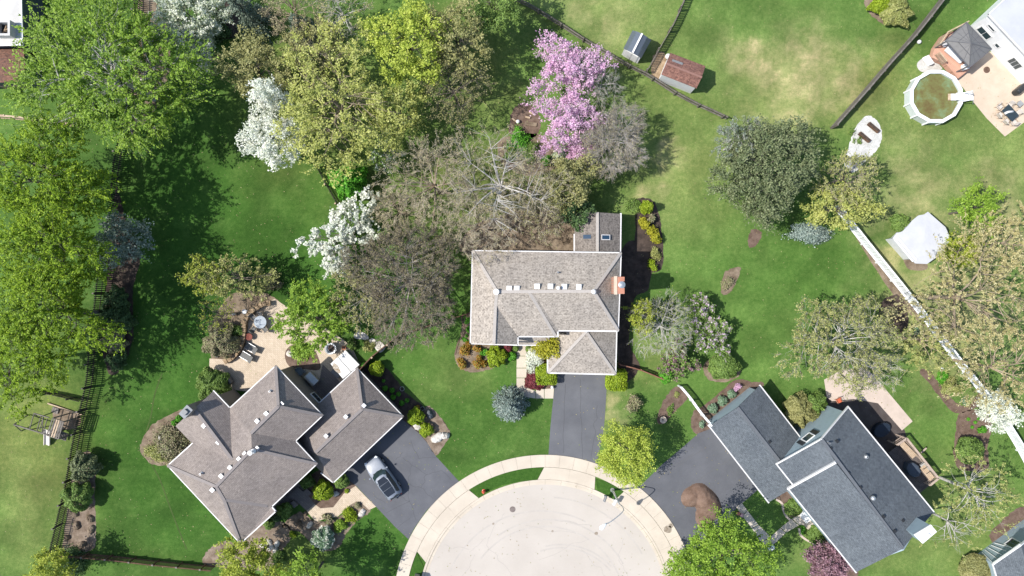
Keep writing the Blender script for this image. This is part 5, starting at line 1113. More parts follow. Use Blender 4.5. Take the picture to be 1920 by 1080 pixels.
for k, (a_, b_, lb) in enumerate((((985, 219), (994, 221), 'short pale log in the middle of the round bed'), ((992, 210), (1001, 214), 'pale curved log at the right of the round bed'), ((960, 222), (970, 229), 'pale log at the left of the round bed'))):
    tag(MB().tube([W(*a_, .1), W(*b_, .1)], .1, 8).build('log', M_TANWD), lb, 'log')
tag(MB().prism([(v.x, v.y) for v in [W(985, 228), W(1007, 231), W(1006, 238), W(984, 235)]], 0, .12).build('slate_step', M_LITTER), 'flat brown stepping pad at the bottom of the round bed', 'stepping pad')
for k, (x, y, rr) in enumerate(((753, 729, .22), (791, 766, .2))):
    mbr = MB(); mbr.tube([W(x + 1, y, .03) + Vector((rr * math.cos(t * .524), rr * math.sin(t * .524), .02 * (t % 2))) for t in range(13)], .02, 6, False)
    o = mbr.build('garden_hose', M_METAL); tag(o, 'coiled pale hose in the shaded bed, %s' % ('in the middle of the garage wall' if k == 0 else 'nearest the garage corner'), 'hose')

# ================================================================ CAR
car = thing('parked_car', 'silver estate car with black glass roof parked on the left driveway', 'car', W(717, 897, .016), 0)
fx, fy = W(683, 868, .8), None
fr, rv = W(694, 864, .9), W(741, 931, .9); hd_ = math.atan2(fr.y - rv.y, fr.x - rv.x); car.rotation_euler = (0, 0, hd_); cm = (fr + rv) / 2; car.location = (cm.x, cm.y, .016)
M_CAR = mat_plain('silver_paint', (.235, .26, .305), .3, 0.0, .4, .3); M_CG = mat_glass('car_glass', (.02, .035, .035), .05); M_CR = mat_glass('black_roof_glass', (.012, .016, .022), .12); M_TY = mat_plain('tyre', (.02, .02, .02), .9)
st_ = [(-2.36, .62, .62, .42), (-2.28, .78, .80, .32), (-2.0, .88, .93, .26), (-1.5, .92, .96, .2), (-.8, .93, .97, .2), (0, .93, .98, .2), (.6, .93, .99, .2), (1.0, .93, .98, .2), (1.5, .91, .90, .2), (1.95, .86, .80, .24), (2.2, .76, .70, .3), (2.36, .55, .58, .4)]
mb = MB(); K = None
for x, w, zt, zb in st_:
    half = [(0, zt + .02), (w * .5, zt + .012), (w * .80, zt - .005), (w * .94, zt - .06), (w, zt - .2), (w * 1.0, .5), (w * .97, zb + .05), (w * .85, zb), (0, zb)]
    ring = [(x, y, z) for y, z in half] + [(x, -y, z) for y, z in half[-2:0:-1]]; K = len(ring); mb.v += ring
for i in range(len(st_) - 1):
    for k in range(K): k2 = (k + 1) % K; mb.f.append((i * K + k, i * K + k2, (i + 1) * K + k2, (i + 1) * K + k))
mb.f += [tuple(range(K))[::-1], tuple((len(st_) - 1) * K + k for k in range(K))]
body = mb.build('body', M_CAR, car, True, False); sd = body.modifiers.new('s', 'SUBSURF'); sd.levels = sd.render_levels = 1
# cabin: outline at belt and at roof
belt = [(.98, 0), (.90, .45), (.62, .78), (0, .84), (-1.2, .84), (-1.95, .76), (-2.25, .5), (-2.3, 0)]
top_ = [(.22, 0), (.17, .38), (.05, .60), (-.3, .64), (-1.2, .62), (-1.75, .55), (-1.98, .40), (-2.05, 0)]
zbel, ztop = .94, 1.50
def full(o): return o + [(x, -y) for x, y in o[-2:0:-1]]
bf, tf = full(belt), full(top_); nC = len(bf)
def zt_(x, y): return ztop - .05 * (max(0, x + .1)) - .03 * (y / .6) ** 2 - .05 * max(0, -x - 1.2) ** 2
cab = MB(); cab.v = [(x, y, zbel) for x, y in bf] + [(x, y, zt_(x, y)) for x, y in tf]
cab.f = [(k, (k + 1) % nC, nC + (k + 1) % nC, nC + k) for k in range(nC)] + [tuple(nC + k for k in range(nC))]
cb = cab.build('cabin', M_CAR, car, True, False)
def facet(name, idxs, mat, push=.012, shrink=.94):
    mb = MB()
    for k in idxs:
        k2 = (k + 1) % nC; q = [Vector((*bf[k], zbel + .02)), Vector((*bf[k2], zbel + .02)), Vector((*tf[k2], zt_(*tf[k2]) - .03)), Vector((*tf[k], zt_(*tf[k]) - .03))]
        nrm = (q[1] - q[0]).cross(q[3] - q[0]).normalized(); nrm = nrm if nrm.x * (q[0].x + .6) + nrm.y * q[0].y * 3 > 0 else -nrm
        mb.add([v + nrm * push for v in q], [(0, 1, 2, 3)])
    return mb.build(name, mat, cb, False, False)
facet('windscreen', [0, 1, nC - 2, nC - 1], M_CG); facet('side_window', [2, 3, 4], M_CG); facet('side_window', [nC - 3, nC - 4, nC - 5], M_CG); facet('rear_window', [6, 7], M_CG)
for (x0, x1, w0, w1) in ((.20, -.42, .40, .54), (-.45, -1.05, .54, .54), (-1.08, -1.78, .54, .44)):
    MB().add([(x0, -w0, zt_(x0, w0) + .012), (x0, w0, zt_(x0, w0) + .012), (x1, w1, zt_(x1, w1) + .012), (x1, -w1, zt_(x1, w1) + .012)], [(0, 1, 2, 3)]).build('roof_panel', M_CR, cb, False, False)
for s in (-1, 1):
    MB().tube([(-.0, s * .56, 1.49), (-.2, s * .6, 1.53), (-1.2, s * .59, 1.53), (-1.7, s * .5, 1.48)], .02, 6).build('roof_rail', M_METAL, cb, True, False)
    MB().box((.72, s * 1.02, .98), (.14, .2, .13)).build('mirror', M_CAR, body, False, False, .03)
    MB().box((2.16, s * .62, .66), (.28, .26, .12), s * -.5).build('headlight', mat_plain('lamp_lens', (.75, .78, .8), .1), body, False, False, .03); MB().box((-2.3, s * .58, .74), (.08, .26, .1), s * .45).build('tail_light', mat_plain('red_lens', (.12, .01, .01), .3), body, False, False, .02)
    for x in (-1.42, 1.42):
        wh = MB().tube([(x, s * .72, .33), (x, s * .94, .33)], .34, 18).build('wheel', M_TY, car, False, False); MB().tube([(x, s * .90, .33), (x, s * .955, .33)], .21, 10).build('rim', M_METAL, wh, False, False)
MB().box((-2.36, 0, .6), (.04, .5, .12)).build('number_plate', M_WHITE, body, False, False); MB().box((2.34, 0, .45), (.06, .9, .16)).build('grille', M_BLACK, body, False, False)
MB().box((.86, 0, .985), (.1, 1.1, .02)).build('wiper_cowl', M_BLACK, body, False, False)
# ================================================================ VEGETATION
M_BARK = mat_noise('bark', (.10, .085, .07), (.20, .175, .15), 2, 14, .95, .4)
M_BARKG = mat_noise('pale_grey_bark', (.46, .44, .40), (.64, .61, .57), 2, 14, .95, .4)
M_BARKT = mat_noise('tan_bark', (.28, .22, .15), (.42, .34, .25), 2, 14, .95, .4)
M_TWIG = mat_noise('grey_twig', (.30, .27, .23), (.46, .43, .38), 2, 10, .95, 0)
M_TWIGB = mat_noise('brown_twig', (.40, .345, .26), (.58, .51, .40), 2, 10, .95, 0)
LG = mat_leaf('leaf_bright_green', (.14, .25, .024), (.225, .365, .040), (.32, .46, .07))
LG2 = mat_leaf('leaf_deep_green', (.115, .205, .010), (.20, .32, .016), (.31, .44, .03))
LYG = mat_leaf('leaf_yellow_green', (.21, .27, .03), (.33, .39, .05), (.43, .48, .08))
LLIME = mat_leaf('leaf_lime', (.27, .35, .04), (.40, .49, .07), (.52, .58, .12))
LWIL = mat_leaf('leaf_willow', (.30, .33, .075), (.43, .46, .125), (.53, .55, .20))
LOLV = mat_leaf('leaf_olive', (.22, .22, .08), (.33, .325, .13), (.42, .41, .19))
LTAN = mat_leaf('leaf_tan', (.34, .30, .13), (.46, .41, .20), (.55, .50, .29))
LTANG = mat_leaf('leaf_tan_green', (.24, .27, .08), (.36, .39, .13), (.48, .47, .20))
LBRN = mat_leaf('bud_brown', (.32, .27, .17), (.46, .40, .27), (.46, .44, .23))
LWHT = mat_leaf('blossom_white', (.66, .70, .58), (.80, .82, .76), (.87, .88, .85), trans=.35)
LWGR = mat_leaf('blossom_grey_green', (.28, .34, .22), (.52, .58, .42), (.76, .79, .66), trans=.3)
LSIL = mat_leaf('leaf_silver', (.12, .17, .13), (.22, .28, .23), (.42, .48, .42), trans=.2)
LPNK = mat_leaf('blossom_pink', (.58, .32, .54), (.72, .46, .67), (.81, .61, .77), trans=.35)
LPLM = mat_leaf('blossom_plum', (.17, .085, .11), (.29, .16, .21), (.42, .27, .32), trans=.3)
LLIL = mat_leaf('blossom_lilac', (.40, .28, .38), (.58, .46, .56), (.72, .66, .72), trans=.3)
LPIN = mat_leaf('needle_pine', (.080, .108, .046), (.135, .168, .078), (.215, .245, .13), trans=.1)
LSPR = mat_leaf('needle_blue', (.13, .18, .17), (.24, .31, .29), (.38, .45, .41), trans=.1)
LSPG = mat_leaf('needle_grey_green', (.09, .13, .10), (.16, .21, .16), (.26, .32, .25), trans=.1)
LSHD = mat_leaf('shrub_dark', (.04, .08, .03), (.07, .13, .045), (.12, .19, .07), trans=.15)
LSHG = mat_leaf('shrub_green', (.09, .16, .035), (.15, .24, .055), (.22, .33, .08), trans=.2)
LSHY = mat_leaf('shrub_yellow_green', (.15, .23, .012), (.26, .36, .02), (.36, .46, .04), trans=.25)
LVIV = mat_leaf('shrub_vivid_green', (.05, .20, .015), (.10, .34, .025), (.18, .46, .05), trans=.25)
LMAR = mat_leaf('shrub_maroon', (.09, .018, .025), (.16, .035, .045), (.25, .06, .07), trans=.15)
LORG = mat_leaf('shrub_orange', (.28, .13, .02), (.42, .22, .04), (.30, .30, .06), trans=.2)
LGLD = mat_leaf('shrub_gold', (.24, .25, .02), (.38, .37, .03), (.50, .47, .05), trans=.25)
LBLU = mat_leaf('shrub_blue_green', (.09, .17, .09), (.16, .27, .15), (.36, .45, .36), trans=.2)
LBRS = mat_leaf('shrub_brown', (.20, .17, .11), (.30, .26, .17), (.24, .27, .12), trans=.1)

LDBR = mat_leaf('bud_dark_brown', (.17, .14, .095), (.26, .22, .16), (.30, .28, .13))
M_TWIGD = mat_noise('dark_twig', (.19, .165, .14), (.31, .28, .24), 2, 10, .95, 0)
def curve_segs(A, B, rng, n=3, bend=.12, up=0.1):
    L = np.linalg.norm(B - A, axis=1, keepdims=True); off = rng.normal(size=A.shape) * L * bend; off[:, 2:3] += L * up
    ts = np.linspace(0, 1, n + 1); P = [A + (B - A) * t + off * (4 * t * (1 - t)) * .5 for t in ts]
    return P
def grow(rng, R, H, th, lobes, nlev, squash, rz_frac=.5, flat=.55):
    zc = th + (H - th) * .45; rzu, rzd = H - zc, (zc - th) * flat + .2
    ph = rng.uniform(0, 6.28, 4); am = rng.uniform(.05, .14, 4) * lobes
    def env(u):
        a = np.arctan2(u[:, 1], u[:, 0]); s = 1 + sum(am[k] * np.sin((k + 2) * a + ph[k]) for k in range(4))
        z = np.where(u[:, 2] > 0, rzu, rzd)
        v = np.stack([u[:, 0] * R * s * squash[0], u[:, 1] * R * s * squash[1], u[:, 2] * z], 1)
        c, n_ = math.cos(squash[2]), math.sin(squash[2]); x = v[:, 0] * c - v[:, 1] * n_; y = v[:, 0] * n_ + v[:, 1] * c
        return np.stack([x, y, v[:, 2]], 1)
    def sample(n, lo, hi):
        u = unit(rng.normal(size=(n, 3)) * np.array([1, 1, .8]) + np.array([0, 0, .18])); r = (rng.uniform(lo ** 2.4, hi ** 2.4, n)) ** (1 / 2.4)
        return env(u) * r[:, None] + np.array([0, 0, zc])
    segs = []   # (P0,P1,r0,r1)
    br = max(.06, R * .035)
    t0 = np.array([[0, 0, 0.]]); t1 = np.array([[rng.normal(0, .1), rng.normal(0, .1), th]])
    tr = [(t0, t1, np.array([br * 1.25]), np.array([br]))]
    pool = np.concatenate([t1, t1 + np.array([[0, 0, (H - th) * .22]])]); pr = np.array([br * .8, br * .6]); tr.append((t1, t1 + np.array([[0, 0, (H - th) * .22]]), np.array([br]), np.array([br * .6])))
    twigs = None
    for li, (n, lo, hi, rad, bend) in enumerate(nlev):
        T = sample(n, lo, hi)
        Dm = np.linalg.norm(T[:, None] - pool[None], axis=2)
        rT = np.linalg.norm(T[:, :2], axis=1)[:, None]; rP = np.linalg.norm(pool[:, :2], axis=1)[None]
        cost = Dm + 1.6 * np.maximum(0, rP - rT * .9) + .9 * np.maximum(0, pool[None, :, 2] - T[:, None, 2])
        j = cost.argmin(1); A = pool[j]; L = np.linalg.norm(T - A, axis=1)
        if li == len(nlev) - 1:
            mx = max(.8, R * .33); k = np.minimum(1, mx / np.maximum(L, 1e-6)); T0 = T; A = T - (T - A) * k[:, None] if False else A
        r0 = np.minimum(rad, pr[j] * .8); P = curve_segs(A, T, rng, 4 if li < 2 else 3, bend)
        m = len(P) - 1; newp, newr = [], []
        for i in range(m):
            ra = r0 * (1 - .75 * i / m); rb = r0 * (1 - .75 * (i + 1) / m); segs.append((li, P[i], P[i + 1], ra, rb)); newp.append(P[i + 1]); newr.append(rb)
        if li == len(nlev) - 1: twigs = (P[-3] if m >= 2 else P[0], P[-1])
        pool = np.concatenate([pool] + newp); pr = np.concatenate([pr] + newr)
    return tr, segs, twigs, zc
def add_segs(name, lst, sides, mat, parent, stuff=False):
    P0 = np.concatenate([s[0] for s in lst]); P1 = np.concatenate([s[1] for s in lst]); r0 = np.concatenate([s[2] for s in lst]); r1 = np.concatenate([s[3] for s in lst])
    V, F = seg_arrays(P0, P1, r0, r1, sides); o = np_mesh(name, V, F, mat, parent, worldspace=False)
    if stuff: o['kind'] = 'stuff'
    return o
TREE_I = [0]
def tree(label, px, py, rpx, H, kind='spray', leaf=LG, name='leafy_tree', seed=None, squash=(1, 1, 0), th=None, bark=M_BARK, dens=1.0, ls=1.0, twig=None, group=None, leaf2=None, lobes=1.0, cat='tree', blossom=None, tw_n=6):
    TREE_I[0] += 1; seed = seed or TREE_I[0]; rng = np.random.default_rng(seed * 13 + 5)
    zc = .6 * H; c = W(px, py, zc); R = rpx * (1 - zc / (globals()['H'])) / S; th = th if th is not None else H * .28
    root = thing(name, label, cat, (c.x, c.y, 0), rng.uniform(-.1, .1), group)
    A2 = R * R
    if kind == 'spray': lev = [(8, .35, .6, R * .02, .16), (int(30 + 2.2 * A2), .4, .9, .05, .15), (int((60 + 20 * A2) * dens), .4, 1.10, .014, .1)]
    elif kind == 'clump': lev = [(9, .35, .6, R * .02, .16), (int(24 + 2.0 * A2), .4, .85, .05, .15), (int((40 + 15 * A2) * dens), .4, 1.0, .015, .1)]
    elif kind == 'bare': lev = [(13, .4, .75, R * .02, .06), (int(40 + 3.2 * A2), .45, .92, .04, .06), (int((80 + 12 * A2) * dens), .4, 1.0, .016, .07)]
    elif kind == 'feather': lev = [(14, .6, .95, .05, .12), (int(16 + 1.5 * A2), .8, 1.0, .03, .1), (int((30 + 8 * A2) * dens), .6, 1.06, .014, .1)]
    tr, segs, tw, zc2 = grow(rng, R, H, th, lobes, lev, squash)
    trunk = add_segs('trunk', tr, 9, bark, root)
    big = [s[1:] for s in segs if s[0] == 0]; mid_ = [s[1:] for s in segs if s[0] == 1]; sm = [s[1:] for s in segs if s[0] == 2]
    add_segs('limbs', big, 7, bark, root, True); add_segs('branches', mid_, 5, bark, root, True); add_segs('twigs', sm, 3, twig or bark, root, True)
    A, B = tw; n = len(A)
    if kind == 'spray':
        m = int(24 * 1); t = rng.uniform(-.15, 1.12, (n, m, 1)); d = (B - A); dl = unit(d)
        C = A[:, None] + d[:, None] * t + rng.normal(0, .072, (n, m, 3)); C = C.reshape(-1, 3); axis = np.repeat(dl, m, 0)
        leaves('crown', C, .105 * ls, leaf, root, rng, .9, .5, worldspace=False, axis=axis)
    elif kind == 'feather':
        m = 26; t = rng.uniform(0, 1.1, (n, m, 1)); d = (B - A); C = (A[:, None] + d[:, None] * t + rng.normal(0, .07, (n, m, 3))).reshape(-1, 3)
        leaves('crown', C, .10 * ls, leaf, root, rng, .6, .7, worldspace=False)
    elif kind == 'clump':
        m = 30; t = rng.uniform(-.1, 1.15, (n, m, 1)); sg = rng.uniform(.09, .21, (n, 1, 1)); q = rng.normal(0, 1, (n, m, 3)) * sg; C = (A[:, None] + (B - A)[:, None] * t + q).reshape(-1, 3)
        leaves('crown', C, .10 * ls, leaf, root, rng, .9, .6, worldspace=False)
    elif kind == 'bare':
        # fine twigs fanning off every twig end, then sparse buds
        m = tw_n; d = unit(B - A); o = np.repeat(d, m, 0) * 1.3 + rng.normal(0, .45, (n * m, 3)); o[:, 2] += .25; o = unit(o); t = rng.uniform(.1, 1, (n * m, 1))
        P0 = np.repeat(A, m, 0) + np.repeat(B - A, m, 0) * t; P1 = P0 + o * rng.uniform(.25, .75, (n * m, 1)); rr = np.full(n * m, .011)
        V, F = seg_arrays(P0, P1, rr, rr * .5, 3); np_mesh('fine_twigs', V, F, twig or bark, root, worldspace=False)['kind'] = 'stuff'
        k = 5; t = rng.uniform(.2, 1.05, (n * m, k, 1)); C = (P0[:, None] + (P1 - P0)[:, None] * t + rng.normal(0, .05, (n * m, k, 3))).reshape(-1, 3)
        leaves('crown', C[rng.uniform(size=len(C)) < min(1, .55 * ls)], .06 * max(ls, .8), leaf, root, rng, .7, .6, worldspace=False)
    if blossom is not None:
        idx = rng.integers(0, n, n * 3); C = A[idx] + (B - A)[idx] * rng.uniform(.5, 1.25, (n * 3, 1)); C[:, 2] += .06; C = np.repeat(C, 7, 0) + rng.normal(0, .09, (n * 21, 3)); leaves('blossom', C, .08, blossom, root, rng, .6, .7, worldspace=False)
    return root
SH_I = [0]
def shrub(label, px, py, rpx, h, leaf=LSHG, name='shrub', shape='ball', sx=1.0, sy=1.0, rz=0.0, ls=1.0, dens=1.0, group=None, blossom=None, cat='shrub', rough=.12, z0=0.0):
    SH_I[0] += 1; rng = np.random.default_rng(SH_I[0] * 31 + 3); zc = h * .6; c = W(px, py, zc); R = rpx * (1 - zc / globals()['H']) / S
    root = thing(name, label, cat, (c.x, c.y, z0), rz, group)
    area = 3.14 * R * R * sx * sy + 6.28 * R * h * .6; s = .075 * ls * (1 if R > .5 else .75)
    n = int(min(26000, max(160, area / (s * s * 1.2) * 3.0 * dens)))
    u = unit(rng.normal(size=(n, 3))); u[:, 2] = np.abs(u[:, 2]) * np.where(rng.uniform(size=n) < .8, 1, -.4)
    if shape == 'box':
        p = 5.0; u = u / ((np.abs(u) ** p).sum(1) ** (1 / p))[:, None]
    r = 1 - np.abs(rng.normal(0, .10 if shape != 'loose' else .28, n)); ph = rng.uniform(0, 6.28, 6)
    a = np.arctan2(u[:, 1], u[:, 0]); wob = 1 + rough * (np.sin(3 * a + ph[0]) * .5 + np.sin(5 * a + ph[1] + 4 * u[:, 2]) * .5 + np.sin(9 * a + ph[2]) * .35 + np.sin(7 * u[:, 2] + 6 * a + ph[3]) * .35)
    q = u * (r * wob)[:, None]; C = np.stack([q[:, 0] * R * sx, q[:, 1] * R * sy, q[:, 2] * h * .55 + h * .45], 1); C[:, 2] = np.maximum(C[:, 2], .02)
    if shape == 'loose':
        kc = max(5, int(12 * R * R)); cc = unit(rng.normal(size=(kc, 3))) * rng.uniform(.2, .85, (kc, 1)); cc[:, 2] = np.abs(cc[:, 2]); pick = rng.integers(0, kc, n)
        q = cc[pick] + rng.normal(0, .17, (n, 3)); C = np.stack([q[:, 0] * R * sx, q[:, 1] * R * sy, np.clip(q[:, 2] * h * .8 + .15 * h, .02, None)], 1); u = q
    leaves('foliage', C, s, leaf, root, rng, .3, .65, worldspace=False, out=u * 1.6)
    k = max(4, int(8 * R)); P0 = np.zeros((k, 3)); P0[:, :2] = rng.normal(0, .08, (k, 2)); P1 = np.stack([rng.uniform(-.55, .55, k) * R * sx, rng.uniform(-.55, .55, k) * R * sy, np.full(k, h * .7)], 1)
    V, F = seg_arrays(P0, P1, np.full(k, .03), np.full(k, .012), 4); np_mesh('stems', V, F, M_BARK, root, worldspace=False)['kind'] = 'stuff'
    if blossom is not None:
        m = int(n * .3); pc_ = C[rng.integers(0, n, max(6, m // 14))]; CC = np.repeat(pc_, 14, 0) + rng.normal(0, .07, (len(pc_) * 14, 3)); CC[:, 2] += .06; leaves('blossom', CC, .06, blossom, root, rng, .8, .7, worldspace=False)
    return root
def conifer(label, px, py, rpx, H, leaf=LSPR, name='spruce_tree', dens=1.0, ls=1.0, power=.8, sx=1, group=None):
    SH_I[0] += 1; rng = np.random.default_rng(SH_I[0] * 17 + 1); zc = .35 * H; c = W(px, py, zc); R = rpx * (1 - zc / globals()['H']) / S
    root = thing(name, label, 'tree', (c.x, c.y, 0), 0, group)
    MB().tube([(0, 0, 0), (0, 0, H * .95)], [.04 * H, .01 * H], 8).build('trunk', M_BARK, root, worldspace=False)
    nb = int(34 * R * R * dens + 60); z = H * (1 - rng.uniform(0, 1, nb) ** .62) * .97 + .1; L = R * np.clip(1.03 - z / H, .05, 1) ** power * rng.uniform(.78, 1.06, nb); a = rng.uniform(0, 6.283, nb)
    D = np.stack([np.cos(a), np.sin(a), np.full(nb, -.18)], 1); P0 = np.stack([0 * a, 0 * a, z], 1); P1 = P0 + D * L[:, None]
    V, F = seg_arrays(P0, P1, np.full(nb, .02), np.full(nb, .008), 3); np_mesh('branches', V, F, M_BARK, root, worldspace=False)['kind'] = 'stuff'
    m = 46; t = rng.uniform(.3, 1.03, (nb, m, 1)); C = (P0[:, None] + (P1 - P0)[:, None] * t + rng.normal(0, 1, (nb, m, 3)) * np.array([.10, .10, .06]) * (1.5 - t)).reshape(-1, 3); C[:, 2] = np.maximum(C[:, 2], .03)
    leaves('crown', C, .08 * ls, leaf, root, rng, .5, .45, worldspace=False, axis=np.repeat(unit(D), m, 0)); return root

# --- big trees, left side
tree('huge bright green spreading tree covering the top left corner', 205, 140, 158, 13, 'spray', LG, dens=1.9, bark=M_BARKG, seed=3, squash=(1.0, .98, 0), ls=1.05)
tree('bright green tree at the left edge just below the tan board fence', 85, 345, 118, 13, 'spray', LG2, dens=1.6, seed=4, lobes=1.6)
tree('bright green tree at the left edge, nearest the silvery tree', 95, 470, 108, 13.5, 'spray', LG2, dens=1.6, seed=6, lobes=1.6)
tree('bright green tree at the left edge behind the mulch strip, third from the top', 100, 590, 105, 13, 'spray', LG2, dens=1.6, seed=7, lobes=1.6)
tree('bright green tree with drooping shoots just above the wooden playset', 40, 680, 85, 11, 'spray', LG2, dens=1.2, seed=8)
tree('silvery grey green tree in the shade beside the dark picket fence', 229, 450, 58, 6, 'clump', LSIL, dens=1.0, seed=9)
tree('grey green tree in white blossom at the top, right of the huge green tree', 358, 38, 76, 7, 'clump', LWGR, 'blossom_tree', dens=1.7, seed=10, squash=(.95, 1.05, 0), blossom=LWHT)
conifer('grey green spruce at the top edge, right of the white blossom tree', 468, 30, 42, 8, LSPG, dens=.8)
tree('bare grey tree with long twigs at the top edge', 545, 15, 62, 8, 'bare', LBRN, 'bare_tree', bark=M_BARKT, dens=.8, seed=12)
tree('bare tan tree at the top edge beside the lime green maple', 640, 20, 58, 8, 'bare', LTAN, 'bare_tree', bark=M_BARKG, dens=.6, seed=13)
conifer('small grey green spruce between the bare trees at the top', 570, 60, 40, 6, LSPG, dens=.8)
tree('olive brown tree left of the tall willow', 478, 130, 68, 9, 'clump', LOLV, dens=1.1, seed=14, lobes=1.4)
tree('dark olive bush-like tree above the tall willow', 590, 95, 60, 8, 'bare', LOLV, ls=1.6, dens=.9, seed=15)
tree('huge yellow green willow with pale limbs, left of the redbud garden', 634, 196, 138, 12, 'clump', LWIL, 'willow_tree', bark=M_BARKT, dens=.62, seed=16, lobes=1.3)
tree('yellow green willow-like tree behind the dark pine shade, right of the tall willow', 745, 215, 62, 8, 'clump', LWIL, dens=.9, seed=17)
tree('lime green maple at the top centre', 768, 84, 74, 11, 'clump', LLIME, 'maple_tree', dens=1.5, seed=18, ls=1.1, squash=(1, 1.12, 0))
tree('dull olive tree in the shade right of the lime green maple', 855, 70, 70, 10, 'clump', LOLV, dens=1.1, seed=19)
tree('fresh green tree at the top edge where the thin rail fence begins', 930, 10, 58, 8, 'clump', LSHG, dens=1.2, seed=20)
tree('bright white blossom tree left of the tall willow, upper', 507, 185, 34, 10, 'clump', LWHT, 'blossom_tree', dens=1.5, seed=21)
tree('broad white blossom tree at the top of the left lawn', 514, 264, 62, 8.5, 'clump', LWHT, 'blossom_tree', dens=1.4, seed=22, squash=(1.05, .88, 0))
shrub('vivid green round tree beside the pale-railed fence', 655, 340, 33, 3.6, LVIV, 'round_tree', ls=1.5, cat='tree', rough=.25)
tree('feathery white blossom tree with long outstretched branches, right of the left lawn', 645, 432, 76, 5.5, 'feather', LWHT, 'blossom_tree', dens=2.4, seed=24, squash=(1.0, .66, R_(38)), th=1.0, lobes=2.2, ls=1.15)
tree('small white and pink blossom tree below the feathery white one', 633, 492, 26, 4, 'feather', LWHT, 'blossom_tree', dens=1.8, seed=25)
tree('sparse dark green dogwood dotted with cream blossoms', 722, 292, 34, 5, 'clump', LSHG, 'dogwood_tree', dens=.5, seed=26, blossom=LWHT)
# --- bare wood north of the middle house
tree('wide brown budding tree left of the garden with green shrubs', 812, 345, 100, 10, 'bare', LBRN, 'bare_tree', bark=M_BARKT, twig=M_TWIGB, dens=1.1, seed=27, ls=.9)
tree('large leafless grey tree standing behind the middle house', 935, 345, 118, 12, 'bare', LTAN, 'bare_tree', bark=M_BARKG, twig=M_TWIGB, dens=.85, seed=28, ls=.6)
tree('leafless tan tree whose twigs overhang the roof corner of the middle house', 898, 425, 75, 9, 'bare', LBRN, 'bare_tree', bark=M_BARKT, twig=M_TWIGB, dens=1.2, seed=29, ls=.7)
tree('tan leafless tree between the round garden bed and the redbuds', 990, 350, 62, 8, 'bare', LTAN, 'bare_tree', bark=M_BARKT, twig=M_TWIGB, dens=1.2, seed=129, ls=.8)
tree('olive twiggy tree just above the extension skylights', 1020, 400, 52, 6, 'bare', LOLV, 'bare_tree', bark=M_BARKT, twig=M_TWIGB, dens=1.3, seed=130, ls=.9)
tree('brown leafless tree left of the thin dogwood blossoms', 745, 395, 50, 6, 'bare', LBRN, 'bare_tree', bark=M_BARKT, twig=M_TWIGB, dens=1.4, seed=131, ls=.9)
tree('olive shade tree below the lime green maple, over dark lawn', 850, 165, 72, 8, 'bare', LOLV, dens=1.2, seed=132, ls=1.0)
tree('dense dark brown budding tree left of the middle house', 762, 530, 112, 9, 'bare', LDBR, 'bare_tree', bark=M_TWIG, twig=M_TWIGD, tw_n=11, dens=2.3, seed=30, ls=1.0)
tree('olive brown budding tree between the patio tree and the dense brown tree', 680, 560, 62, 7, 'bare', LOLV, 'bare_tree', bark=M_TWIG, dens=.9, seed=31, ls=1.4)
tree('pink redbud tree, upper of the two beside the thin rail fence', 1066, 126, 68, 6.5, 'clump', LPNK, 'redbud_tree', dens=1.15, seed=32, bark=M_BARKG, squash=(1.08, .9, 0), lobes=2, ls=.9)
tree('pink redbud tree, lower of the two next to the round mulch bed', 1066, 226, 66, 6.5, 'clump', LPNK, 'redbud_tree', dens=1.1, seed=33, bark=M_BARKG, squash=(1.12, .85, 0), lobes=2, ls=.9)
tree('small leafless grey tree right of the upper redbud', 1130, 158, 40, 5, 'bare', LSPG, 'bare_tree', bark=M_BARKG, twig=M_TWIG, dens=1.1, seed=34, ls=.5)
tree('dense round grey twiggy tree right of the lower redbud', 1152, 265, 66, 7, 'bare', LBRN, 'bare_tree', bark=M_BARKG, twig=mat_noise('warm_grey_twig', (.34, .31, .28), (.50, .465, .43), 2, 10, .95, 0), tw_n=12, dens=3.4, seed=35, ls=.4)
tree('small pink redbud sapling above the pale green ground plants', 1085, 280, 26, 4, 'clump', LPNK, 'redbud_tree', dens=1.0, seed=36)
tree('dark olive evergreen tree behind the middle house extension', 1066, 345, 58, 7, 'clump', LOLV, 'evergreen_tree', dens=1.4, seed=37)
tree('dark green bushy tree touching the top of the extension roof', 1080, 395, 34, 5.5, 'clump', LSHD, 'evergreen_tree', dens=1.4, seed=38)
for k, (x, y, r, lb, lf) in enumerate(((975, 262, 26, 'green garden shrub nearest the round mulch bed', LVIV), (990, 285, 24, 'dark green garden shrub around the gazing ball', LSHG), (960, 290, 16, 'low green garden shrub beside the yellow flowers', LSHG), (1022, 298, 12, 'small green garden shrub right of the gazing ball', LVIV))):
    shrub(lb, x, y, r, 1.3, lf, shape='loose', dens=1.2)
shrub('small yellow flowering plant in the garden behind the middle house', 959, 281, 7, .7, LGLD, 'flowering_plant', cat='plant')
shrub('pale green ground plants under the redbud, upper clump', 1050, 290, 18, .5, LWGR, 'ground_plant', 'loose', cat='plant', dens=1.4)
shrub('pale green ground plants under the redbud, lower clump', 1100, 312, 22, .5, LWGR, 'ground_plant', 'loose', sx=1.3, sy=.6, rz=-.6, cat='plant', dens=1.4)
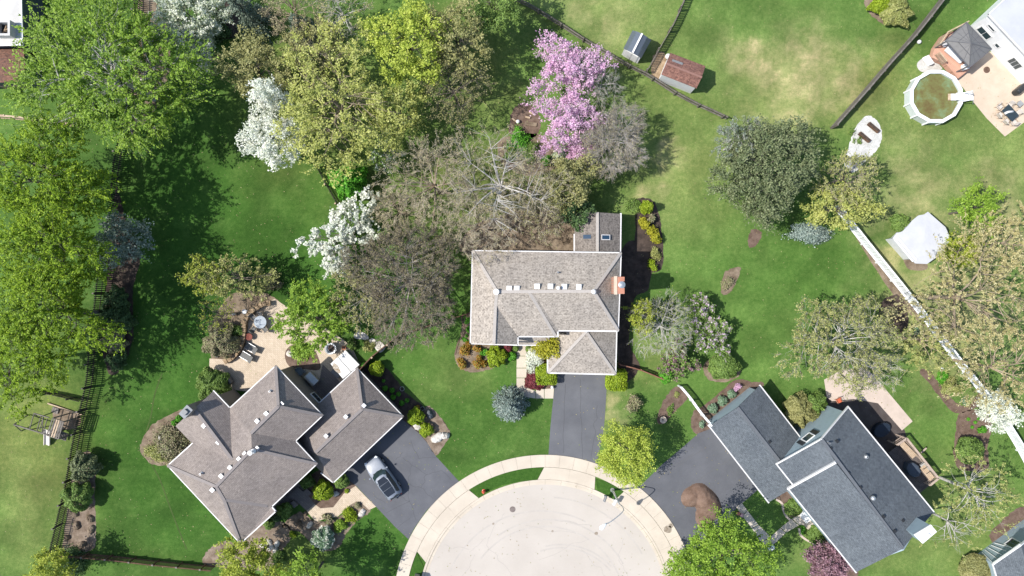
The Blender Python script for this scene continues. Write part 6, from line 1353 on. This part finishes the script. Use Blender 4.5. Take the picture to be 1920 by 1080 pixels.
# --- right side
tree('great dark pine in the middle of the right lawns', 1441, 313, 98, 10, 'clump', LPIN, 'pine_tree', dens=2.1, seed=40, th=1.2, squash=(1, 1.08, 0), lobes=.8)
tree('grey green budding tree on the upper left flank of the great pine', 1382, 265, 44, 7, 'bare', LSPG, 'bare_tree', bark=M_BARKG, dens=1.2, seed=41, ls=1.2)
tree('olive yellow tree between the great pine and the white gravel bed', 1588, 335, 58, 7, 'bare', LTANG, ls=1.3, dens=1.1, seed=42, twig=M_TWIGB)
tree('yellow green tree where the white vinyl fence begins', 1570, 392, 58, 6, 'clump', LWIL, dens=.9, seed=43, squash=(1.3, .75, 0))
shrub('pale bluish shrub at the foot of the great pine', 1521, 437, 42, 1.4, LSPR, sy=.5, shape='loose', dens=1.6, ls=1.1)
tree('big leafless olive tree behind the right house', 1572, 642, 98, 10, 'bare', LTANG, 'bare_tree', bark=M_BARKG, twig=M_TWIG, tw_n=9, dens=1.4, seed=45, ls=1.25)
tree('tan budding tree over the pale patio of the right house', 1640, 690, 50, 6, 'bare', LTANG, 'bare_tree', bark=M_BARKG, dens=.8, seed=46, ls=1.0)
tree('huge tan yellow tree on the right edge beside the vinyl fence', 1815, 560, 128, 13, 'spray', LTAN, dens=.5, ls=.9, seed=47, bark=M_BARKT, lobes=1.4)
tree('tan yellow tree at the right edge above the white blossom tree', 1880, 690, 92, 12, 'spray', LTAN, dens=.45, ls=.9, seed=48, bark=M_BARKT)
tree('tan green tree straddling the vinyl fence beside the soil patch', 1735, 640, 62, 8, 'spray', LTANG, dens=.5, seed=49, bark=M_BARKT)
tree('tan tree at the right edge just right of the garden pavilion', 1885, 455, 70, 10, 'spray', LTAN, dens=.55, seed=50, bark=M_BARKT)
tree('light green tree above the garden pavilion corner', 1832, 392, 48, 7, 'clump', LG, dens=1.0, seed=51, lobes=1.8)
tree('green tree at the lower right corner of the garden pavilion', 1800, 470, 36, 5, 'clump', LYG, dens=1.0, seed=52)
tree('white blossom tree growing over the vinyl fence', 1870, 770, 38, 5, 'clump', LWHT, 'blossom_tree', dens=1.3, seed=53)
tree('sparse tan tree on the lawn right of the charcoal-roofed house', 1830, 925, 74, 9, 'spray', LTANG, 'leafy_tree', bark=M_BARKG, dens=.4, seed=54, ls=.85)
tree('thin yellow green tree beside the white chimney chase', 1790, 985, 62, 8, 'spray', LTANG, 'leafy_tree', bark=M_BARKG, dens=.16, seed=55, ls=.85)
tree('silver-limbed leafless tree on the lawn right of the middle house', 1242, 612, 62, 6, 'bare', LYG, 'bare_tree', bark=M_BARKG, twig=M_BARKG, dens=1.6, seed=56, ls=.5, lobes=.6)
tree('small yellow green tree at the shaded wall side of the silver-limbed tree', 1203, 592, 26, 5, 'bare', LYG, dens=1.2, seed=57, ls=1.6)
tree('white lilac bush with scattered blossoms right of the silver-limbed tree', 1335, 632, 38, 3, 'clump', LSHG, 'lilac_bush', dens=1.2, seed=58, blossom=LLIL, cat='bush', lobes=2)
tree('white lilac bush with few blossoms, above the larger one', 1312, 580, 26, 3, 'clump', LSHG, 'lilac_bush', dens=.9, seed=59, blossom=LLIL, cat='bush')
tree('purple pink lilac bush at the end of the reddish fence', 1268, 675, 36, 3, 'clump', LSHG, 'lilac_bush', dens=1.2, seed=60, blossom=LPLM, cat='bush', lobes=2)
shrub('small lime green bush at the end of the reddish fence', 1248, 706, 13, 1.2, LVIV)
shrub('round green bush on the lawn above the garage of the right house', 1358, 687, 28, 2.2, LSHG, ls=1.2, sx=1.05, sy=.9)
tree('yellow green street tree between the two driveways', 1173, 850, 61, 7.5, 'clump', LLIME, 'street_tree', dens=2.2, seed=62, ls=.8, squash=(.95, 1.02, 0))
tree('large green tree at the bottom, in front of the right driveway', 1362, 1044, 88, 11, 'clump', LG, dens=1.5, seed=63, lobes=1.6)
tree('green tree at the bottom edge under the big one, beside the pavement', 1275, 1065, 36, 5, 'clump', LG, dens=.9, seed=64)
tree('yellow green tree at the bottom edge below the left house', 468, 1060, 62, 8, 'clump', LYG, dens=1.3, seed=65, lobes=1.5)
tree('green tree at the bottom edge casting shade towards the pavement', 572, 1102, 60, 10, 'clump', LG, dens=1.3, seed=66)
tree('yellow green tree at the bottom left where the two dark fences meet', 98, 1062, 40, 6, 'clump', LYG, dens=1.0, seed=67)
tree('light green feathery tree leaning over the paver patio', 588, 598, 72, 6.5, 'spray', LYG if False else LG, dens=1.5, seed=68, squash=(1, .9, 0))
tree('sparse yellow green tree at the edge of the left lawn above the patio', 408, 590, 36, 5, 'bare', LYG, dens=.5, seed=69, ls=1.0)
tree('sparse olive tree above the curved stone wall', 445, 520, 60, 6, 'bare', LTANG, dens=1.0, seed=70, ls=1.5, squash=(1.3, .75, 0))
tree('yellow green tree on the left lawn edge above the olive one', 385, 515, 38, 6, 'bare', LYG, dens=.8, seed=71, ls=1.4)
shrub('brown grey shrub left of the curved stone wall', 412, 640, 32, 2.2, LBRS, shape='ball', dens=.9, rough=.25)
shrub('green shrub tucked against the curved stone wall', 440, 622, 15, 1.3, LSHG, shape='loose', dens=1.3)
shrub('rounded olive green bush beside the covered grill', 397, 720, 30, 2.2, LSHG, ls=.9, rough=.2)
shrub('wide brown shrub around the white rocks west of the left house', 318, 832, 36, 1.6, LBRS, sx=1.1, shape='loose', dens=1.2)
shrub('light olive loose shrub at the lawn side of the white rocks', 292, 848, 26, 1.1, LTANG, shape='loose', dens=1.0)
shrub('bushy juniper at the dark fence, upper of the two round ones', 157, 875, 25, 2.6, LPIN, ls=1.1, rough=.2)
shrub('olive round juniper at the dark fence, lower of the two round ones', 144, 932, 27, 2.4, LSHG, ls=1.1, rough=.18)
shrub('brown shrub squeezed between the two round junipers', 152, 905, 12, 1.2, LBRS)
for k, (x, y, r) in enumerate(((217, 560, 22), (226, 600, 24), (212, 640, 24), (218, 676, 18), (205, 590, 16))):
    shrub(('shaded dark shrub in the mulch strip by the fence, uppermost', 'shaded dark shrub in the mulch strip, widest and second from the top', 'shaded brownish shrub in the mulch strip, second from the bottom', 'shaded dark shrub at the bottom end of the mulch strip', 'shaded shrub pressed against the dark picket fence')[k], x, y, r, 1.6, LSHD if k != 2 else LBRS, rough=.3)
conifer('round blue spruce on the front lawn of the middle house', 957, 760, 37, 4.2, LSPR, dens=2.2, ls=.95, power=.55)
shrub('clipped square lime hedge at the left of the dark driveway top', 1024, 702, 20, 1.5, LSHY, 'hedge', 'box', ls=1.15, rough=.05)
shrub('clipped square lime hedge at the right corner of the middle garage', 1156, 713, 20, 1.5, LSHY, 'hedge', 'box', ls=1.15, rough=.05)
shrub('maroon spreading shrub next to the clipped lime hedge', 1003, 715, 19, 1.2, LMAR, sy=.9, rough=.2)
shrub('white flowering bush beside the front walk', 1000, 674, 19, 1.8, LWHT, 'flowering_bush', 'loose', sy=1.35, dens=3.5, ls=1.2)
tree('small golden green tree in front of the porch roof', 1027, 650, 26, 4.2, 'clump', LGLD, dens=1.8, seed=80, lobes=1.8)
shrub('small maroon bush under the eave of the middle house', 953, 652, 8, .9, LMAR); shrub('small green bush right of the small maroon bush', 967, 653, 6, .8, LSHG)
shrub('small green plant tuft at the porch corner', 991, 654, 6, .6, LSHG, cat='plant'); shrub('low green bush beside the front walk of the middle house', 959, 668, 9, .8, LVIV)
shrub('olive green bush in the bed left of the front walk', 931, 668, 19, 1.6, LSHY, ls=1.1, rough=.2)
shrub('orange shrub at the upper left of the brown front bed', 873, 655, 14, 1.1, LORG, shape='loose', dens=1.4); shrub('orange shrub with yellow shoots at the top of the brown front bed', 893, 652, 10, 1.0, LORG, shape='loose')
shrub('orange brown shrub at the right of the brown front bed', 897, 680, 14, 1.0, LORG, shape='loose'); shrub('dull orange shrub at the lower left of the brown front bed', 866, 682, 14, .9, LORG, shape='loose'); shrub('small green clump between orange shrubs and the olive bush', 908, 658, 9, .8, LVIV, shape='loose')
for k, (x, y) in enumerate(((876, 600), (878, 618), (872, 636))): shrub(('low green plants at the house wall, nearest the brown fence', 'low green plants at the house wall, in the middle', 'low green plants at the house wall, nearest the orange shrubs')[k], x, y, 8, .4, LVIV, 'ground_plant', 'loose', cat='plant')
conifer('smooth lime green column shrub casting a pointed shadow on the lawn', 1213, 388, 13, 2.4, LSHY, 'column_shrub', dens=4, power=.4)
shrub('golden green shrub below the lime green column shrub', 1209, 420, 15, 1.5, LGLD, shape='loose', dens=1.6); shrub('golden shrub at the lawn side of the east bed', 1228, 440, 16, 1.5, LGLD, shape='loose', dens=1.5); shrub('dark red brown shrub in the east bed', 1222, 410, 11, 1.3, LBRS, shape='loose')
shrub('olive shrub strip at the lower end of the east bed', 1228, 472, 13, 1.0, LTANG, shape='loose', sy=1.4); shrub('light green shrub at the very end of the east bed', 1224, 500, 12, 1.0, LSHY, shape='loose'); shrub('low green groundcover behind the extension', 1190, 385, 18, .4, LSHG, 'ground_plant', 'loose', cat='plant')
shrub('grey brown leafless shrub on the lawn right of the dark driveway', 1187, 757, 19, 1.3, LBRS, shape='loose', dens=.8)
shrub('oval green plant patch in the narrow bed below the lilac', 1259, 768, 10, .4, LSHG, 'ground_plant', 'loose', sx=.6, sy=1.3, rz=-.6, cat='plant', dens=1.5); shrub('olive plant patch at the top of the narrow bed below the lilac', 1270, 740, 8, .3, LTANG, 'ground_plant', 'loose', cat='plant')
for k, (x, y, r) in enumerate(((1337, 766, 9), (1355, 752, 9), (1372, 739, 8))): shrub(('round green bush in the garage bed, nearest the white fence', 'round green bush in the garage bed, in the middle', 'round green bush in the garage bed, next to the pink shrub')[k], x, y, r, .8, LBLU, rough=.2)
shrub('small pink shrub at the top of the garage bed', 1385, 726, 9, .8, LPNK, shape='loose'); shrub('grey green bush where the white fence meets the garage', 1317, 797, 9, .8, LBLU, shape='loose')
shrub('big olive green bush behind the right garage roof', 1499, 772, 30, 2.4, LOLV, rough=.25, dens=1.1); shrub('dark green bush right of the big olive green one', 1528, 757, 20, 2, LSHG, rough=.25)
shrub('clipped dark green round bush by the garage corner of the left house', 640, 903, 14, 1.5, LSHG, ls=.8); shrub('bright lime round bush in the bed before the left porch', 605, 921, 19, 1.8, LSHY, ls=1.2, rough=.15)
shrub('dark green bush in the shade under the left house eave, upper', 575, 903, 13, 1.3, LSHG, rough=.2); shrub('dark green bush in the porch shade, lower', 533, 957, 14, 1.4, LSHG, rough=.2); shrub('low green bush at the roof edge below the porch', 504, 983, 10, 1, LSHG); shrub('small green bush at the roof edge below the porch, further right', 517, 970, 9, .9, LSHD)
shrub('blue green bush with white flowers by the front beds', 605, 1010, 21, 1.8, LBLU, rough=.15, blossom=LWHT); shrub('light green perennial clump along the paver walk, upper', 651, 967, 17, .9, LSHY, 'perennial', 'loose', dens=1.6, cat='plant'); shrub('light green perennial clump along the paver walk, lower', 634, 985, 15, .9, LG, 'perennial', 'loose', dens=1.6, cat='plant')
shrub('dark red brown shrub between the paver walk and the green perennials', 614, 975, 12, .9, LBRS, shape='loose'); shrub('tiny green plant in the bed beside the paver walk', 650, 921, 4, .3, LSHY, 'plant', cat='plant'); shrub('brown dry perennial in the small bed at the driveway', 670, 948, 9, .5, LBRS, 'perennial', 'loose', cat='plant')
shrub('round green bush beside the brown fence and the dark bed', 706, 692, 14, 1.6, LSHY, rough=.1); shrub('bright round bush in the bed at the driveway top', 779, 782, 16, 1.7, LSHY, rough=.15); shrub('light green bush beside the white boulders', 799, 806, 13, 1.1, LSHY, rough=.2); shrub('small orange flowering plant above the bright round bush', 783, 764, 4, .5, LORG, 'flowering_plant', cat='plant')
for k, (x, y, r) in enumerate(((719, 714, 3), (722, 728, 5), (735, 732, 5), (747, 739, 4), (737, 745, 5), (753, 756, 5), (763, 751, 4))):
    shrub(('tiny green plant nearest the round bush in the shaded garage bed', 'second green plant from the round bush in the shaded garage bed', 'green plant on the lawn side of the middle hose coil', 'small green plant in the centre of the shaded garage bed', 'green plant nearest the garage wall, by the middle hose coil', 'second green plant from the driveway end of the shaded bed', 'green plant nearest the driveway end of the shaded bed')[k], x, y, r, .4, LVIV, 'plant', group='small plants in the shaded bed', cat='plant')
shrub('green creeping shrub over the patio island bed', 562, 658, 20, .7, LG, shape='loose', dens=1.2, rz=.5); shrub('dark green shrub between the patio tree and the flagstones', 660, 642, 14, .9, LSHG, shape='loose'); shrub('green shrub left of the hot tub fence in the soil', 690, 652, 14, .6, LTANG, shape='loose')
for k, (x, y) in enumerate(((335, 785), (327, 793))): shrub(('small green bush beside the chimney of the left house, upper', 'small green bush beside the chimney of the left house, lower')[k], x, y, 6, .7, LVIV)
shrub('bright green bush at the end of the soil bed by the vinyl fence', 1770, 704, 16, 1, LVIV, shape='loose', dens=1.3); shrub('tan green bush below the bright green bush by the vinyl fence', 1785, 727, 20, 1.2, LTANG, shape='loose'); shrub('bluish low plant at the tip of the soil bed by the vinyl fence', 1808, 752, 9, .4, LBLU, shape='loose', cat='plant')
shrub('green bush in the round brown bed', 1843, 803, 12, .6, LVIV, shape='loose', cat='bush'); shrub('clipped round green bush at the foot of the round brown bed', 1820, 845, 26, 1.8, LSHG, rough=.06); shrub('clipped round olive bush at the bottom right', 1832, 1070, 31, 1.8, LOLV, rough=.06)
for k, (x, y) in enumerate(((1816, 786), (1829, 792), (1823, 801), (1835, 785))): shrub(('leftmost tiny green sprout in the round brown bed', 'lower right tiny sprout in the round brown bed', 'lowest tiny green sprout in the round brown bed', 'upper right tiny green sprout in the round brown bed')[k], x, y, 3, .2, LVIV, 'sprout', group='sprouts in the round brown bed', cat='plant')
tree('plum pink blossom tree at the lower edge of the right house', 1553, 1052, 42, 4.5, 'clump', LPLM, 'blossom_tree', dens=1.3, seed=90)
shrub('low dark green groundcover mound above the front door path', 1488, 952, 17, .4, LSHG, 'ground_plant', cat='plant'); shrub('low dark green groundcover mound below the front door path', 1530, 1003, 18, .4, LSHG, 'ground_plant', cat='plant'); shrub('thin green leafy clump at the bend of the path edging', 1507, 995, 8, .4, LVIV, 'ground_plant', 'loose', sx=.7, sy=1.3, cat='plant')
shrub('dark green round bush left of the garden pavilion', 1688, 418, 17, 1.2, LSHG, ls=.9, rough=.2); shrub('green and tan shrub pair at the top edge, lime half', 1651, 10, 20, 1.4, LSHY, rough=.2, sy=.7); shrub('tan green shrub at the top edge casting a dark shadow', 1682, 22, 27, 1.8, LTANG, rough=.25)
shrub('dark leafless shrub by the bend behind the right house tree', 1672, 590, 18, 1.4, LBRS, shape='loose'); shrub('bluish ground plant beside the vinyl fence', 1722, 618, 12, .4, LBLU, 'ground_plant', 'loose', cat='plant'); shrub('reddish brown shrub in the small strip bed on the right lawn', 1367, 528, 12, .7, LBRS, shape='loose', sy=1.5, rz=-.5)
shrub('purple brown shrub at the head of the left lawn patio bed', 505, 528, 20, 1.5, LMAR if False else LBRS, shape='loose', dens=1.2); shrub('bright green bush under the small white blossom tree', 672, 468, 18, 1.2, LVIV, shape='loose'); shrub('green shrub beside the top of the dark picket fence', 290, 65, 20, 1.2, LSHG, shape='loose'); shrub('dark shrub under the white blossom tree at the top', 405, 55, 24, 1.4, LSHD, shape='loose')
shrub('green shrub at the bottom of the left rockery', 520, 1045, 18, 1.0, LSHG, shape='loose'); shrub('green shrub in the bed at the corner of the left house', 545, 1005, 9, .7, LSHY, shape='loose')
shrub('dark shrub at the foot of the corner where the dark fences meet', 128, 1058, 30, 1.6, LSHD, shape='loose')
shrub('thin green weeds on the left edge of the white gravel bed', 1600, 250, 12, .3, LSHG, 'weeds', 'loose', dens=.25, cat='plant', sy=1.4); shrub('thin green weeds between the two raised planters', 1612, 262, 9, .3, LSHG, 'weeds', 'loose', dens=.3, cat='plant')
# fallen leaves, twigs and small clippings scattered on the lawns: uncountable
rng = np.random.default_rng(77); n = 5200; C = np.stack([rng.uniform(-53, 53, n), rng.uniform(-30, 30, n), np.full(n, .03)], 1)
o = leaves('fallen_leaves', C, .055, mat_leaf('dry_leaf', (.22, .17, .08), (.34, .30, .16), (.16, .22, .05), trans=.1), None, rng, 2.5, .6); o['kind'] = 'stuff'
